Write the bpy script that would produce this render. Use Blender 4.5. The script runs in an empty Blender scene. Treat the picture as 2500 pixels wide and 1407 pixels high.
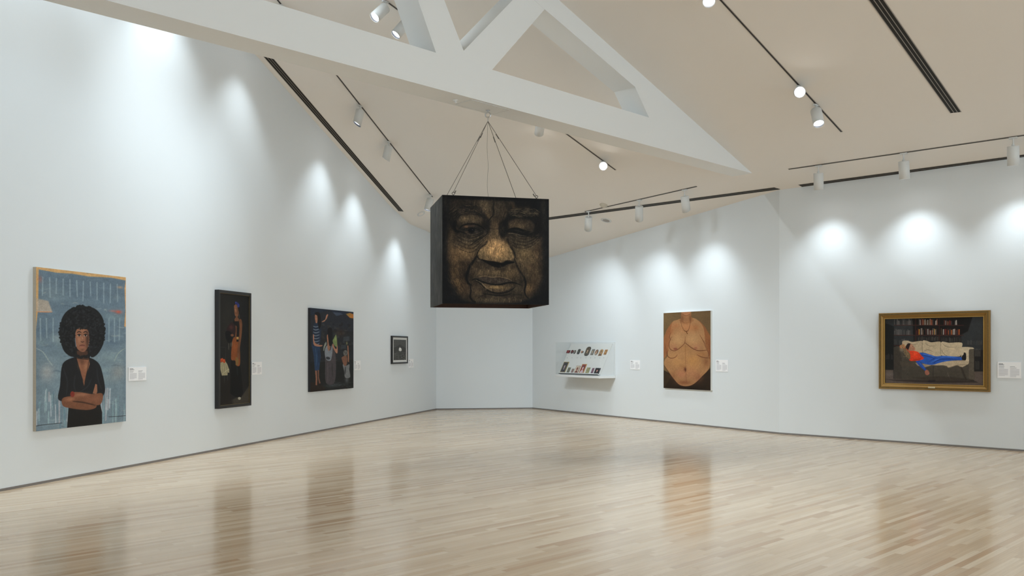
import bpy, bmesh, math, random
import numpy as np
from mathutils import Vector, Matrix
from mathutils.bvhtree import BVHTree

# ------------------------------------------------------------ camera, light, exposure
scene = bpy.context.scene
COL = scene.collection
F, CX, CY, EYE = 2200.0, 1250.0, 856.0, 1.55      # focal length and horizon in pixels of the 2500x1407 frame
cam_d = bpy.data.cameras.new('camera'); cam = bpy.data.objects.new('camera', cam_d); COL.objects.link(cam)
cam_d.sensor_width = 36.0; cam_d.lens = 36.0 * F / 2500.0
cam_d.shift_y = (CY - 703.5) / 2500.0; cam_d.clip_end = 200
cam.location = (0, 0, EYE); cam.rotation_euler = (math.pi / 2, 0, 0)
scene.camera = cam
scene.view_settings.view_transform = 'Standard'; scene.view_settings.look = 'None'
scene.view_settings.gamma = 1.0; scene.view_settings.exposure = 0.94
scene.view_settings.use_curve_mapping = False
world = bpy.data.worlds.new('open_back_fill'); scene.world = world; world.use_nodes = True  # added even fill light, coming in through the room's open back
wb = world.node_tree.nodes['Background']; wb.inputs[0].default_value = (0.77, 0.905, 1.0, 1); wb.inputs[1].default_value = 1.35
scene.cycles.max_bounces = 6; scene.cycles.diffuse_bounces = 4; scene.cycles.glossy_bounces = 2; scene.cycles.transparent_max_bounces = 8; scene.cycles.caustics_reflective = False; scene.cycles.use_adaptive_sampling = True; scene.cycles.adaptive_threshold = 0.04; scene.cycles.sample_clamp_indirect = 6.0
scene.cycles.use_denoising = True
SPOT_W = 62.0; FILL_W = 300.0           # watts of one track spotlight and of one added fill flood

# ------------------------------------------------------------ geometry of the room
def ray(px, py): return Vector(((px - CX) / F, 1.0, (CY - py) / F))
def on_floor(px, py):
    r = ray(px, py); return Vector((0, 0, EYE)) + r * (EYE / -r.z)
PA, PB, PC = -0.2334, -0.2281, 9.4986              # main ceiling slope  z = PA x + PB y + PC
RIDGE = 3.6
P_far_l, P_far_r = on_floor(1065, 1000.5), on_floor(1300, 998)
P_cor = on_floor(1902.5, 1060); P_end = on_floor(2500, 1103); P_l0 = on_floor(0, 1200.5)
LD = (P_far_l - P_l0).normalized(); RD = (P_end - P_cor).normalized()
P_l_start = P_l0 - LD * 14.5; P_r_end = P_cor + RD * 17.0
LN = Vector((LD.y, -LD.x, 0))                      # left wall's normal, into the room
def dlt(y): return float(np.interp(y, [0, 20.6, 21.8, 23.1, 26], [-.6, -.6, -.5, -.14, -.05]))
def ceil_z(x, y):
    s = (x + y) / math.sqrt(2)
    z = PA * x + PB * y + PC
    if s < RIDGE: z = PA * x + PB * y + PC - 2 * 0.3263 * (RIDGE - s)
    d = (Vector((x, y, 0)) - P_l0).dot(LN)
    w = min(1.0, max(0.0, 1 - d / 0.70))
    return z + dlt(y) * w

# ------------------------------------------------------------ helpers
def lin(c): return tuple((v / 255 / 12.92) if v / 255 <= .04045 else ((v / 255 + .055) / 1.055) ** 2.4 for v in c)
def mat(name, rgb, rough=.6, metal=0.0, bump=0.0, bscale=60, var=0.0, spec=.5, coat=0.0):
    m = bpy.data.materials.new(name); m.use_nodes = True
    nt = m.node_tree; b = nt.nodes['Principled BSDF']
    b.inputs['Base Color'].default_value = (*rgb, 1); b.inputs['Roughness'].default_value = rough
    b.inputs['Metallic'].default_value = metal; b.inputs['Specular IOR Level'].default_value = spec
    tc = nt.nodes.new('ShaderNodeTexCoord')
    if bump or var:
        n = nt.nodes.new('ShaderNodeTexNoise'); n.inputs['Scale'].default_value = bscale; n.inputs['Detail'].default_value = 4
        nt.links.new(tc.outputs['Object'], n.inputs['Vector'])
        if bump:
            bp = nt.nodes.new('ShaderNodeBump'); bp.inputs['Strength'].default_value = bump; bp.inputs['Distance'].default_value = .002
            nt.links.new(n.outputs['Fac'], bp.inputs['Height']); nt.links.new(bp.outputs['Normal'], b.inputs['Normal'])
        if var:
            r = nt.nodes.new('ShaderNodeMapRange'); r.inputs['To Min'].default_value = 1 - var; r.inputs['To Max'].default_value = 1 + var
            mx = nt.nodes.new('ShaderNodeVectorMath'); mx.operation = 'SCALE'; mx.inputs[0].default_value = rgb
            nt.links.new(n.outputs['Fac'], r.inputs['Value']); nt.links.new(r.outputs[0], mx.inputs['Scale']); nt.links.new(mx.outputs[0], b.inputs['Base Color'])
    return m
M = {}
M['wall'] = mat('white_wall_paint', (.80, .84, .865), .75, bump=.08, bscale=220, spec=.25)
M['ceil'] = mat('warm_white_ceiling_paint', (.90, .855, .80), .85, bump=.05, bscale=180, spec=.2)
M['beam'] = mat('white_beam_paint', (.88, .89, .88), .8, bump=.05, bscale=180, spec=.2)
M['base'] = mat('grey_metal_reveal', (.22, .20, .19), .5, var=.1, bscale=3)
M['dark'] = mat('dark_slot', (.012, .011, .010), .7, var=.1, bscale=20)
M['grille'] = mat('grey_grille_metal', (.36, .33, .30), .5, metal=.3, var=.06, bscale=30)
M['lampw'] = mat('white_lamp_enamel', (.74, .75, .74), .45, var=.03, bscale=12)
M['rim'] = mat('dark_lamp_baffle', (.03, .035, .045), .4, var=.1, bscale=20)
M['steel'] = mat('bright_steel', (.62, .63, .64), .28, metal=1.0, var=.05, bscale=30)
M['cable'] = mat('steel_cable', (.17, .15, .13), .5, metal=.6, var=.1, bscale=90)
M['black'] = mat('black_frame_wood', (.010, .009, .009), .45, bump=.2, bscale=90, var=.15)
M['canvas'] = mat('raw_canvas_edge', (.42, .36, .28), .85, bump=.3, bscale=160, var=.25)
M['canvasw'] = mat('white_canvas_edge', (.78, .77, .73), .85, bump=.3, bscale=160, var=.04)
M['canvasd'] = mat('dark_canvas_edge', (.016, .016, .018), .8, bump=.3, bscale=160, var=.2)
M['gold'] = mat('aged_gold_leaf', (.30, .17, .045), .42, metal=.55, bump=.6, bscale=120, var=.35)
M['goldl'] = mat('bright_gold_edge', (.52, .32, .09), .35, metal=.6, bump=.3, bscale=120, var=.2)
M['goldd'] = mat('carved_dark_gold', (.17, .12, .045), .5, metal=.4, bump=1.0, bscale=70, var=.5)
M['brass'] = mat('polished_plate', (.80, .70, .48), .25, metal=.8, var=.05, bscale=40)
M['mount'] = mat('off_white_mount', (.72, .72, .70), .8, var=.02, bscale=50)
M['card'] = mat('white_card', (.86, .86, .87), .7, var=.01, bscale=50)
M['case'] = mat('white_case_lacquer', (.80, .81, .81), .5, var=.015, bscale=8)
M['red_in'] = mat('rust_brown_inside', (.045, .016, .008), .6, bump=.3, bscale=20, var=.5)
M['plastic'] = mat('cream_plastic', (.62, .56, .46), .5, var=.04, bscale=30)
M['slit'] = mat('pencil_dark_edge', (.05, .05, .05), .6, var=.1, bscale=30)
g = bpy.data.materials.new('clear_acrylic'); g.use_nodes = True; M['acryl'] = g
nt = g.node_tree; nt.nodes.clear(); o = nt.nodes.new('ShaderNodeOutputMaterial')
tb = nt.nodes.new('ShaderNodeBsdfTransparent'); gb = nt.nodes.new('ShaderNodeBsdfGlossy'); mx = nt.nodes.new('ShaderNodeMixShader'); 
tb.inputs[0].default_value = (.985, .99, .99, 1); gb.inputs['Roughness'].default_value = .02
mx.inputs[0].default_value = .05; nt.links.new(tb.outputs[0], mx.inputs[1]); nt.links.new(gb.outputs[0], mx.inputs[2]); nt.links.new(mx.outputs[0], o.inputs[0])
def emis(name, rgb, st):
    m = bpy.data.materials.new(name); m.use_nodes = True; nt = m.node_tree; b = nt.nodes['Principled BSDF']
    b.inputs['Base Color'].default_value = (.8, .8, .8, 1); b.inputs['Emission Color'].default_value = (*rgb, 1); b.inputs['Emission Strength'].default_value = st
    return m
M['lens'] = emis('lit_lamp_lens', (1, .985, .96), 14.0)
def paint_mat(name, rough=.55, gain=1.0, spec=.4):
    m = bpy.data.materials.new(name); m.use_nodes = True; nt = m.node_tree; b = nt.nodes['Principled BSDF']
    a = nt.nodes.new('ShaderNodeAttribute'); a.attribute_name = 'paint'
    v = nt.nodes.new('ShaderNodeVectorMath'); v.operation = 'SCALE'; v.inputs['Scale'].default_value = gain
    nt.links.new(a.outputs['Color'], v.inputs[0]); nt.links.new(v.outputs[0], b.inputs['Base Color'])
    b.inputs['Roughness'].default_value = rough; b.inputs['Specular IOR Level'].default_value = spec
    return m
M['oil'] = paint_mat('oil_paint', .6, 1.25, .3); M['oild'] = paint_mat('dark_oil_paint', .6, 1.05, .2); M['print'] = paint_mat('photographic_print', .6, 1.2, .2); M['glossy'] = paint_mat('print_behind_glass', .5, 1.25, .3)
M['skin_oil'] = paint_mat('soft_oil_paint', .6, 1.0, .25); M['drawn'] = paint_mat('charcoal_on_wood', .7, 1.08, .2)

def floor_mat():
    m = bpy.data.materials.new('maple_strip_floor'); m.use_nodes = True; nt = m.node_tree; N = nt.nodes; L = nt.links
    b = N['Principled BSDF']
    def math_(op, a, c=None, d=None):
        n = N.new('ShaderNodeMath'); n.operation = op
        for i, v in enumerate((a, c, d)):
            if v is None: continue
            if isinstance(v, (int, float)): n.inputs[i].default_value = v
            else: L.new(v, n.inputs[i])
        return n.outputs[0]
    tc = N.new('ShaderNodeTexCoord'); mp = N.new('ShaderNodeMapping'); mp.inputs['Rotation'].default_value = (0, 0, math.radians(-45.5))
    L.new(tc.outputs['Object'], mp.inputs['Vector']); sp = N.new('ShaderNodeSeparateXYZ'); L.new(mp.outputs[0], sp.inputs[0])
    U, V = sp.outputs[0], sp.outputs[1]
    W_ = 0.057
    vr = math_('DIVIDE', V, W_); row = math_('FLOOR', vr)
    w1 = N.new('ShaderNodeTexWhiteNoise'); w1.noise_dimensions = '1D'; L.new(row, w1.inputs['W'])
    uo = math_('DIVIDE', math_('ADD', U, math_('MULTIPLY', w1.outputs['Value'], 7.3)), 0.95)
    w0 = N.new('ShaderNodeTexNoise'); w0.noise_dimensions = '2D'; w0.inputs['Scale'].default_value = 1.0
    pl = math_('FLOOR', uo)
    cm = N.new('ShaderNodeCombineXYZ'); L.new(row, cm.inputs[0]); L.new(pl, cm.inputs[1])
    w2 = N.new('ShaderNodeTexWhiteNoise'); w2.noise_dimensions = '2D'; L.new(cm.outputs[0], w2.inputs['Vector'])
    ramp = N.new('ShaderNodeValToRGB'); e = ramp.color_ramp.elements
    cols = [(0, (198, 166, 134)), (.12, (208, 181, 150)), (.4, (215, 190, 160)), (.7, (219, 195, 166)), (.93, (226, 204, 176)), (1, (204, 174, 140))]
    while len(e) < len(cols): e.new(.5)
    for i, (p, c) in enumerate(cols): e[i].position = p; e[i].color = (*lin(c), 1)
    L.new(w2.outputs['Value'], ramp.inputs[0])
    # grain stretched along the strips
    cg = N.new('ShaderNodeCombineXYZ'); L.new(math_('ADD', math_('MULTIPLY', U, 2.2), math_('MULTIPLY', w2.outputs['Value'], 40)), cg.inputs[0]); L.new(math_('MULTIPLY', V, 70), cg.inputs[1])
    gn = N.new('ShaderNodeTexNoise'); gn.inputs['Scale'].default_value = 1.0; gn.inputs['Detail'].default_value = 5; L.new(cg.outputs[0], gn.inputs['Vector'])
    big = N.new('ShaderNodeTexNoise'); big.inputs['Scale'].default_value = .5; big.inputs['Detail'].default_value = 2; L.new(mp.outputs[0], big.inputs['Vector'])
    gr = N.new('ShaderNodeMapRange'); gr.inputs['From Min'].default_value = .3; gr.inputs['From Max'].default_value = .7; gr.inputs['To Min'].default_value = .90; gr.inputs['To Max'].default_value = 1.06; L.new(gn.outputs['Fac'], gr.inputs['Value'])
    br = N.new('ShaderNodeMapRange'); br.inputs['From Min'].default_value = .3; br.inputs['From Max'].default_value = .7; br.inputs['To Min'].default_value = .96; br.inputs['To Max'].default_value = 1.03; L.new(big.outputs['Fac'], br.inputs['Value'])
    # joints
    fv = math_('FRACT', vr); fu = math_('FRACT', uo)
    dv = math_('MINIMUM', fv, math_('SUBTRACT', 1.0, fv)); du = math_('MINIMUM', fu, math_('SUBTRACT', 1.0, fu))
    jv = N.new('ShaderNodeMapRange'); jv.inputs['From Min'].default_value = 0; jv.inputs['From Max'].default_value = .03; jv.inputs['To Min'].default_value = .88; L.new(dv, jv.inputs['Value'])
    ju = N.new('ShaderNodeMapRange'); ju.inputs['From Min'].default_value = 0; ju.inputs['From Max'].default_value = .003; ju.inputs['To Min'].default_value = .75; L.new(du, ju.inputs['Value'])
    k = math_('MULTIPLY', math_('MULTIPLY', gr.outputs[0], br.outputs[0]), math_('MULTIPLY', jv.outputs[0], ju.outputs[0]))
    sc = N.new('ShaderNodeVectorMath'); sc.operation = 'SCALE'; L.new(ramp.outputs['Color'], sc.inputs[0]); L.new(k, sc.inputs['Scale']); L.new(sc.outputs[0], b.inputs['Base Color'])
    rr = N.new('ShaderNodeMapRange'); rr.inputs['To Min'].default_value = .14; rr.inputs['To Max'].default_value = .20; L.new(w2.outputs['Value'], rr.inputs['Value']); L.new(rr.outputs[0], b.inputs['Roughness'])
    b.inputs['Specular IOR Level'].default_value = .5
    bp = N.new('ShaderNodeBump'); bp.inputs['Strength'].default_value = .12; bp.inputs['Distance'].default_value = .001; L.new(k, bp.inputs['Height']); L.new(bp.outputs['Normal'], b.inputs['Normal'])
    return m
M['floor'] = floor_mat()

def link(name, me, m=None, parent=None):
    o = bpy.data.objects.new(name, me); COL.objects.link(o)
    if m is not None: me.materials.append(m)
    if parent is not None: o.parent = parent
    return o
def from_bm(name, bm, m=None, parent=None, smooth=False):
    me = bpy.data.meshes.new(name); bm.normal_update(); bm.to_mesh(me); bm.free()
    if smooth:
        for p in me.polygons: p.use_smooth = True
    return link(name, me, m, parent)
def thing(name, label, cat, loc=(0, 0, 0), group=None, rot=None):
    o = bpy.data.objects.new(name, None); COL.objects.link(o); o.location = loc; o.empty_display_size = .1
    if rot is not None: o.rotation_euler = rot
    return tag(o, label, cat, group)
def tag(o, label, cat, group=None):
    o['label'] = label; o['category'] = cat
    if group: o['group'] = group
    return o
def struct(o): o['kind'] = 'structure'; return o
def add_box(bm, x0, x1, y0, y1, z0, z1, mtx=None, mi=0):
    v = [bm.verts.new(Vector((x, y, z)) if mtx is None else mtx @ Vector((x, y, z))) for z in (z0, z1) for y in (y0, y1) for x in (x0, x1)]
    for f in ((0, 2, 3, 1), (4, 5, 7, 6), (0, 1, 5, 4), (2, 6, 7, 3), (0, 4, 6, 2), (1, 3, 7, 5)):
        bm.faces.new([v[i] for i in f]).material_index = mi
def bx(name, a, m, parent=None, mtx=None, bevel=0):
    bm = bmesh.new(); add_box(bm, *a, mtx)
    if bevel: bmesh.ops.bevel(bm, geom=bm.edges[:], offset=bevel, segments=2, affect='EDGES')
    return from_bm(name, bm, m, parent)
def frame_mtx(o, ux, uy, uz): return Matrix(((ux.x, uy.x, uz.x, o.x), (ux.y, uy.y, uz.y, o.y), (ux.z, uy.z, uz.z, o.z), (0, 0, 0, 1)))
def tube(bm, pts, r, n=8, cap=True):
    pts = [Vector(p) for p in pts]; rings = []
    for i, p in enumerate(pts):
        d = (pts[min(i+1, len(pts)-1)] - pts[max(i-1, 0)]).normalized()
        a = d.orthogonal().normalized() if i == 0 else (prev - d * prev.dot(d)).normalized()
        prev = a; b = d.cross(a)
        rings.append([bm.verts.new(p + a * r * math.cos(2*math.pi*k/n) + b * r * math.sin(2*math.pi*k/n)) for k in range(n)])
    for i in range(len(rings)-1):
        for k in range(n): bm.faces.new((rings[i][k], rings[i][(k+1) % n], rings[i+1][(k+1) % n], rings[i+1][k]))
    if cap: bm.faces.new(rings[0][::-1]); bm.faces.new(rings[-1])
def revolve(bm, prof, n=32, mtx=None, slant=None):
    # prof: (radius, z) list; slant tilts the end ring: z += slant * x
    rings = []
    for r, z in prof:
        ring = []
        for k in range(n):
            a = 2*math.pi*k/n; v = Vector((r*math.cos(a), r*math.sin(a), z))
            if slant: v.z += slant(v, z)
            ring.append(bm.verts.new(v if mtx is None else mtx @ v))
        rings.append(ring)
    for i in range(len(rings)-1):
        for k in range(n): bm.faces.new((rings[i][k], rings[i][(k+1) % n], rings[i+1][(k+1) % n], rings[i+1][k]))
    return rings
def paint_mesh(name, arr, w, h, m, parent, z=0.0):
    # arr: H x W x 3 sRGB picture; lies in the local XY plane (x right, y up), centred, facing +Z
    H, W = arr.shape[:2]
    me = bpy.data.meshes.new(name)
    xs = (np.arange(W) / (W-1) - .5) * w; ys = (.5 - np.arange(H) / (H-1)) * h
    co = np.empty((H, W, 3), np.float32); co[..., 0] = xs[None]; co[..., 1] = ys[:, None]; co[..., 2] = z
    i = np.arange(H*W).reshape(H, W)
    q = np.stack([i[1:, :-1], i[1:, 1:], i[:-1, 1:], i[:-1, :-1]], -1).reshape(-1)
    nf = (H-1)*(W-1)
    me.vertices.add(H*W); me.vertices.foreach_set('co', co.reshape(-1))
    me.loops.add(nf*4); me.loops.foreach_set('vertex_index', q.astype(np.int32))
    me.polygons.add(nf); me.polygons.foreach_set('loop_start', (np.arange(nf)*4).astype(np.int32)); me.polygons.foreach_set('loop_total', np.full(nf, 4, np.int32))
    me.update(calc_edges=True)
    a = np.clip(arr, 0, 1); a = np.where(a <= .04045, a/12.92, ((a+.055)/1.055)**2.4)
    at = me.color_attributes.new('paint', 'FLOAT_COLOR', 'POINT')
    at.data.foreach_set('color', np.concatenate([a, np.ones((H, W, 1))], -1).astype(np.float32).reshape(-1))
    return link(name, me, m, parent)
# ---------------------------------------------------------------- painter
# Pictures are painted with numpy and stored as colours on the vertices of a fine mesh.
class Art:
    def __init__(s, w, h, quad, base):
        s.w, s.h = w, h
        s.a = np.zeros((h, w, 3)); s.a[:] = np.array(base) / 255.0
        s.rng = np.random.RandomState(w * 7 + h)
        src = np.array(quad, float)
        dst = np.array([(0, 0), (w, 0), (w, h), (0, h)], float)
        A = []; b = []
        for (x, y), (u, v) in zip(src, dst):
            A.append([x, y, 1, 0, 0, 0, -u*x, -u*y]); b.append(u)
            A.append([0, 0, 0, x, y, 1, -v*x, -v*y]); b.append(v)
        k = np.linalg.solve(np.array(A), np.array(b))
        s.M = np.append(k, 1).reshape(3, 3)
        s.k = 0.5 * (w / np.linalg.norm(src[1]-src[0]) + h / np.linalg.norm(src[3]-src[0]))
    def T(s, pts):
        p = np.asarray(pts, float).reshape(-1, 2)
        q = np.c_[p, np.ones(len(p))] @ s.M.T
        return q[:, :2] / q[:, 2:]
    def box(s, p, pad):
        x0 = max(0, int(p[:, 0].min() - pad)); x1 = min(s.w, int(p[:, 0].max() + pad) + 2)
        y0 = max(0, int(p[:, 1].min() - pad)); y1 = min(s.h, int(p[:, 1].max() + pad) + 2)
        if x1 <= x0 or y1 <= y0: return None
        X, Y = np.meshgrid(np.arange(x0, x1) + .5, np.arange(y0, y1) + .5)
        return x0, x1, y0, y1, X, Y
    def mix(s, bx, m, col):
        x0, x1, y0, y1 = bx[:4]
        c = np.array(col) / 255.0
        r = s.a[y0:y1, x0:x1]
        s.a[y0:y1, x0:x1] = r + (c - r) * m[..., None]
    def poly(s, pts, col, al=1.0, soft=1.0, curve=False):
        if curve: pts = cr(pts, True)
        p = s.T(pts); soft = max(soft * s.k, .7)
        bx = s.box(p, soft * 1.5)
        if bx is None: return
        X, Y = bx[4], bx[5]
        ins = np.zeros(X.shape, bool); d = np.full(X.shape, 1e9)
        n = len(p)
        for i in range(n):
            (ax, ay), (qx, qy) = p[i], p[(i+1) % n]
            if ay != qy:
                ins ^= ((ay > Y) != (qy > Y)) & (X < (qx-ax) * (Y-ay) / (qy-ay) + ax)
            L = (qx-ax)**2 + (qy-ay)**2 + 1e-9
            t = np.clip(((X-ax)*(qx-ax) + (Y-ay)*(qy-ay)) / L, 0, 1)
            d = np.minimum(d, (X-ax-t*(qx-ax))**2 + (Y-ay-t*(qy-ay))**2)
        d = np.sqrt(d) * np.where(ins, 1, -1)
        s.mix(bx, al * np.clip(d / soft + .5, 0, 1), col)
    def line(s, pts, col, wd=2.0, al=1.0, soft=1.0, taper=True, curve=True):
        if curve and len(pts) > 2: pts = cr(pts, False)
        p = s.T(pts); wd *= s.k * .5; soft = max(soft * s.k, .6)
        bx = s.box(p, wd + soft * 2)
        if bx is None: return
        X, Y = bx[4], bx[5]; m = np.zeros(X.shape); n = len(p) - 1
        for i in range(n):
            (ax, ay), (qx, qy) = p[i], p[i+1]
            L = (qx-ax)**2 + (qy-ay)**2 + 1e-9
            t = np.clip(((X-ax)*(qx-ax) + (Y-ay)*(qy-ay)) / L, 0, 1)
            d = np.sqrt((X-ax-t*(qx-ax))**2 + (Y-ay-t*(qy-ay))**2)
            g = (i + t) / n
            w = wd * (np.sqrt(np.clip(4*g*(1-g), 0, 1)) * .8 + .2) if taper else wd
            m = np.maximum(m, np.clip((w - d) / soft + .5, 0, 1) * np.minimum(1, (w*2+.6)))
        s.mix(bx, al * m, col)
    def ell(s, x, y, rx, ry, col, al=1.0, soft=1.0, rot=0):
        t = np.linspace(0, 2*np.pi, 25)[:-1]; c, q = np.cos(np.radians(rot)), np.sin(np.radians(rot))
        s.poly([(x + c*rx*math.cos(k) - q*ry*math.sin(k), y + q*rx*math.cos(k) + c*ry*math.sin(k)) for k in t], col, al, soft)
    def blob(s, x, y, rx, ry, col, al=1.0, rot=0):
        c, q = np.cos(np.radians(rot)), np.sin(np.radians(rot))
        R = 2.4 * max(rx, ry)
        p = s.T([(x-R, y-R), (x+R, y-R), (x+R, y+R), (x-R, y+R)])
        o = s.T([(x, y)])[0]; bx = s.box(p, 1)
        if bx is None: return
        X, Y = (bx[4]-o[0]) / s.k, (bx[5]-o[1]) / s.k
        U = (c*X + q*Y) / rx; V = (-q*X + c*Y) / ry
        s.mix(bx, al * np.exp(-1.1 * (U*U + V*V)), col)
    def noise(s, sx, sy, amt, tint=(1, 1, 1)):
        gh, gw = max(2, int(s.h / sy) + 2), max(2, int(s.w / sx) + 2)
        g = s.rng.rand(gh, gw) - .5
        yy = np.linspace(0, gh-1.001, s.h); xx = np.linspace(0, gw-1.001, s.w)
        y0 = yy.astype(int); x0 = xx.astype(int); fy = (yy-y0)[:, None]; fx = (xx-x0)[None]
        n = (g[y0][:, x0]*(1-fy)*(1-fx) + g[y0+1][:, x0]*fy*(1-fx) + g[y0][:, x0+1]*(1-fy)*fx + g[y0+1][:, x0+1]*fy*fx)
        s.a = np.clip(s.a * (1 + amt * n[..., None] * 2 * np.array(tint)), 0, 1)
    def hairs(s, x, y, rx, ry, n, ln, ang, cols, wd=1.4, al=.5, jit=20, bend=.15):
        for i in range(n):
            r = math.sqrt(s.rng.rand()); t = s.rng.rand() * 6.283
            px, py = x + rx*r*math.cos(t), y + ry*r*math.sin(t)
            a0 = ang(px, py) if callable(ang) else ang
            a0 = math.radians(a0 + s.rng.uniform(-jit, jit)); L = ln * s.rng.uniform(.6, 1.3)
            dx, dy = math.cos(a0)*L*.5, math.sin(a0)*L*.5; b = s.rng.uniform(-bend, bend) * L
            c = cols[s.rng.randint(len(cols))]
            s.line([(px-dx, py-dy), (px - b*math.sin(a0), py + b*math.cos(a0)), (px+dx, py+dy)], c, wd, al * s.rng.uniform(.5, 1), 1.0, curve=False)

def cr(pts, closed):
    P = [np.array(p, float) for p in pts]; n = len(P); out = []
    rngi = range(n) if closed else range(n-1)
    for i in rngi:
        p0 = P[(i-1) % n] if closed or i > 0 else P[0]
        p1, p2 = P[i], P[(i+1) % n]
        p3 = P[(i+2) % n] if closed or i+2 < n else P[-1]
        for t in (0, .25, .5, .75):
            out.append(.5*((2*p1) + (p2-p0)*t + (2*p0-5*p1+4*p2-p3)*t*t + (3*p1-p0-3*p2+p3)*t**3))
    if not closed: out.append(P[-1])
    return [tuple(o) for o in out]

def art_elder_face():
    A = Art(400, 400, [(470, 140), (1483, 185), (1480, 1187), (470, 1178)], (19, 19, 21))
    L = A.line; B = A.blob
    A.poly([(520, 300), (560, 180), (700, 160), (950, 175), (1200, 180), (1330, 210), (1420, 420), (1425, 800), (1370, 1010), (1290, 1130), (1050, 1185), (760, 1180), (640, 1110), (540, 900), (510, 600)], (40, 34, 27), 1, 80, True)
    # broad lights
    for b in [(870, 235, 75, 90, (98, 82, 60), .8), (905, 330, 45, 60, (100, 80, 54), .7), (1010, 260, 45, 90, (78, 66, 50), .7), (1060, 330, 35, 70, (82, 66, 48), .6),
              (1150, 235, 30, 60, (80, 62, 40), .6), (560, 220, 60, 60, (50, 42, 34), .6), (600, 160, 60, 25, (26, 26, 24), .6),
              (730, 375, 130, 42, (104, 86, 62), .9), (610, 640, 100, 70, (76, 60, 44), .7), (560, 560, 45, 90, (84, 66, 44), .7),
              (720, 590, 150, 55, (70, 60, 46), .8), (640, 720, 120, 85, (118, 90, 58), .85), (720, 690, 90, 80, (112, 88, 58), .7),
              (690, 830, 100, 80, (66, 50, 34), .8), (580, 860, 45, 130, (92, 70, 44), .8), (630, 990, 70, 90, (90, 68, 42), .75), (700, 1030, 50, 70, (82, 62, 42), .6),
              (985, 470, 60, 90, (96, 76, 52), .8), (960, 560, 80, 70, (112, 90, 62), .8), (985, 415, 60, 40, (86, 68, 48), .6),
              (1190, 430, 120, 45, (92, 74, 52), .9), (1240, 560, 140, 70, (66, 56, 42), .7), (1390, 330, 40, 150, (44, 40, 32), .6), (1440, 300, 24, 120, (46, 42, 34), .6),
              (1250, 720, 110, 110, (118, 96, 64), .85), (1370, 680, 45, 150, (84, 64, 44), .7), (1310, 830, 90, 110, (100, 80, 54), .75),
              (1360, 950, 60, 130, (80, 62, 42), .7), (1290, 1040, 45, 70, (112, 84, 52), .8),
              (960, 870, 190, 60, (104, 84, 58), .85), (840, 890, 80, 60, (92, 74, 52), .6), (1130, 890, 80, 70, (96, 76, 50), .7),
              (800, 1060, 60, 80, (92, 74, 54), .8), (1190, 1040, 70, 60, (76, 64, 48), .8), (960, 1130, 190, 45, (88, 74, 54), .8), (1150, 1140, 90, 35, (76, 62, 46), .7)]:
        B(*b[:5], b[5])
    for b in [(560, 830, 30, 60, (30, 25, 20), .5), (680, 800, 60, 30, (44, 35, 26), .6), (690, 905, 60, 60, (38, 30, 24), .65), (620, 940, 16, 60, (110, 84, 54), .4), (660, 1060, 60, 40, (70, 54, 38), .5), (540, 1040, 60, 60, (24, 22, 22), .6),
              (1200, 870, 20, 60, (60, 48, 36), .5), (1340, 870, 30, 60, (54, 42, 30), .5), (1400, 800, 30, 80, (36, 30, 24), .6), (1330, 1090, 60, 30, (36, 30, 24), .6), (1310, 820, 26, 22, (60, 44, 34), .5),
              (880, 840, 60, 20, (40, 33, 26), .6), (1110, 850, 50, 24, (56, 45, 33), .5), (1000, 850, 60, 16, (34, 28, 23), .7), (800, 850, 40, 50, (64, 52, 38), .5), (860, 1110, 60, 20, (40, 33, 27), .5), (1060, 1105, 80, 14, (40, 33, 27), .6),
              (830, 300, 30, 60, (46, 38, 30), .5), (960, 180, 200, 26, (26, 24, 22), .7), (1110, 300, 24, 90, (34, 28, 24), .6), (920, 560, 26, 60, (74, 58, 40), .5), (1060, 540, 22, 60, (66, 52, 38), .5)]:
        B(*b[:5], b[5])
    # side darkness
    A.poly([(460, 130), (540, 140), (520, 420), (500, 640), (530, 900), (620, 1100), (700, 1190), (460, 1190)], (17, 18, 21), .85, 50)
    A.poly([(1340, 160), (1500, 170), (1500, 1200), (1250, 1200), (1370, 1090), (1420, 960), (1440, 800), (1430, 560), (1400, 420), (1360, 300)], (20, 20, 22), .8, 55)
    A.poly([(1130, 170), (1380, 180), (1400, 300), (1380, 420), (1300, 260), (1160, 250)], (14, 14, 16), .9, 40)
    A.poly([(470, 130), (1490, 180), (1480, 215), (470, 175)], (12, 12, 14), .9, 18)
    A.poly([(460, 1130), (700, 1160), (850, 1178), (1200, 1172), (1330, 1120), (1500, 1050), (1500, 1200), (460, 1200)], (14, 15, 18), .95, 26)
    B(1430, 260, 26, 100, (48, 44, 36), .6); B(1440, 420, 22, 60, (44, 40, 32), .5); B(500, 230, 18, 80, (44, 38, 30), .6)
    # eye sockets and brow shadow
    D = (13, 12, 13)
    A.poly([(530, 320), (600, 260), (720, 235), (800, 255), (880, 330), (910, 400), (895, 450), (860, 380), (790, 330), (700, 325), (640, 350), (600, 400), (590, 470), (550, 440), (525, 390)], (22, 20, 19), .85, 26, True)
    A.poly([(1080, 340), (1160, 290), (1280, 280), (1390, 330), (1420, 420), (1400, 560), (1330, 530), (1345, 440), (1300, 385), (1200, 365), (1130, 380), (1085, 420), (1060, 440), (1040, 420)], (20, 18, 18), .9, 24, True)
    A.poly([(1020, 400), (1075, 390), (1100, 440), (1080, 520), (1045, 560), (1010, 520), (1005, 450)], (16, 15, 15), .85, 26, True)
    A.poly([(860, 360), (920, 380), (925, 440), (905, 520), (870, 480), (850, 430)], (28, 24, 22), .85, 24, True)
    A.poly([(585, 380), (610, 400), (600, 470), (640, 490), (620, 510), (585, 490), (570, 440)], (15, 14, 14), .85, 14, True)
    # left eye
    L([(632, 468), (660, 438), (720, 420), (790, 424), (850, 452), (900, 500)], D, 15, 1, 5)
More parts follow.
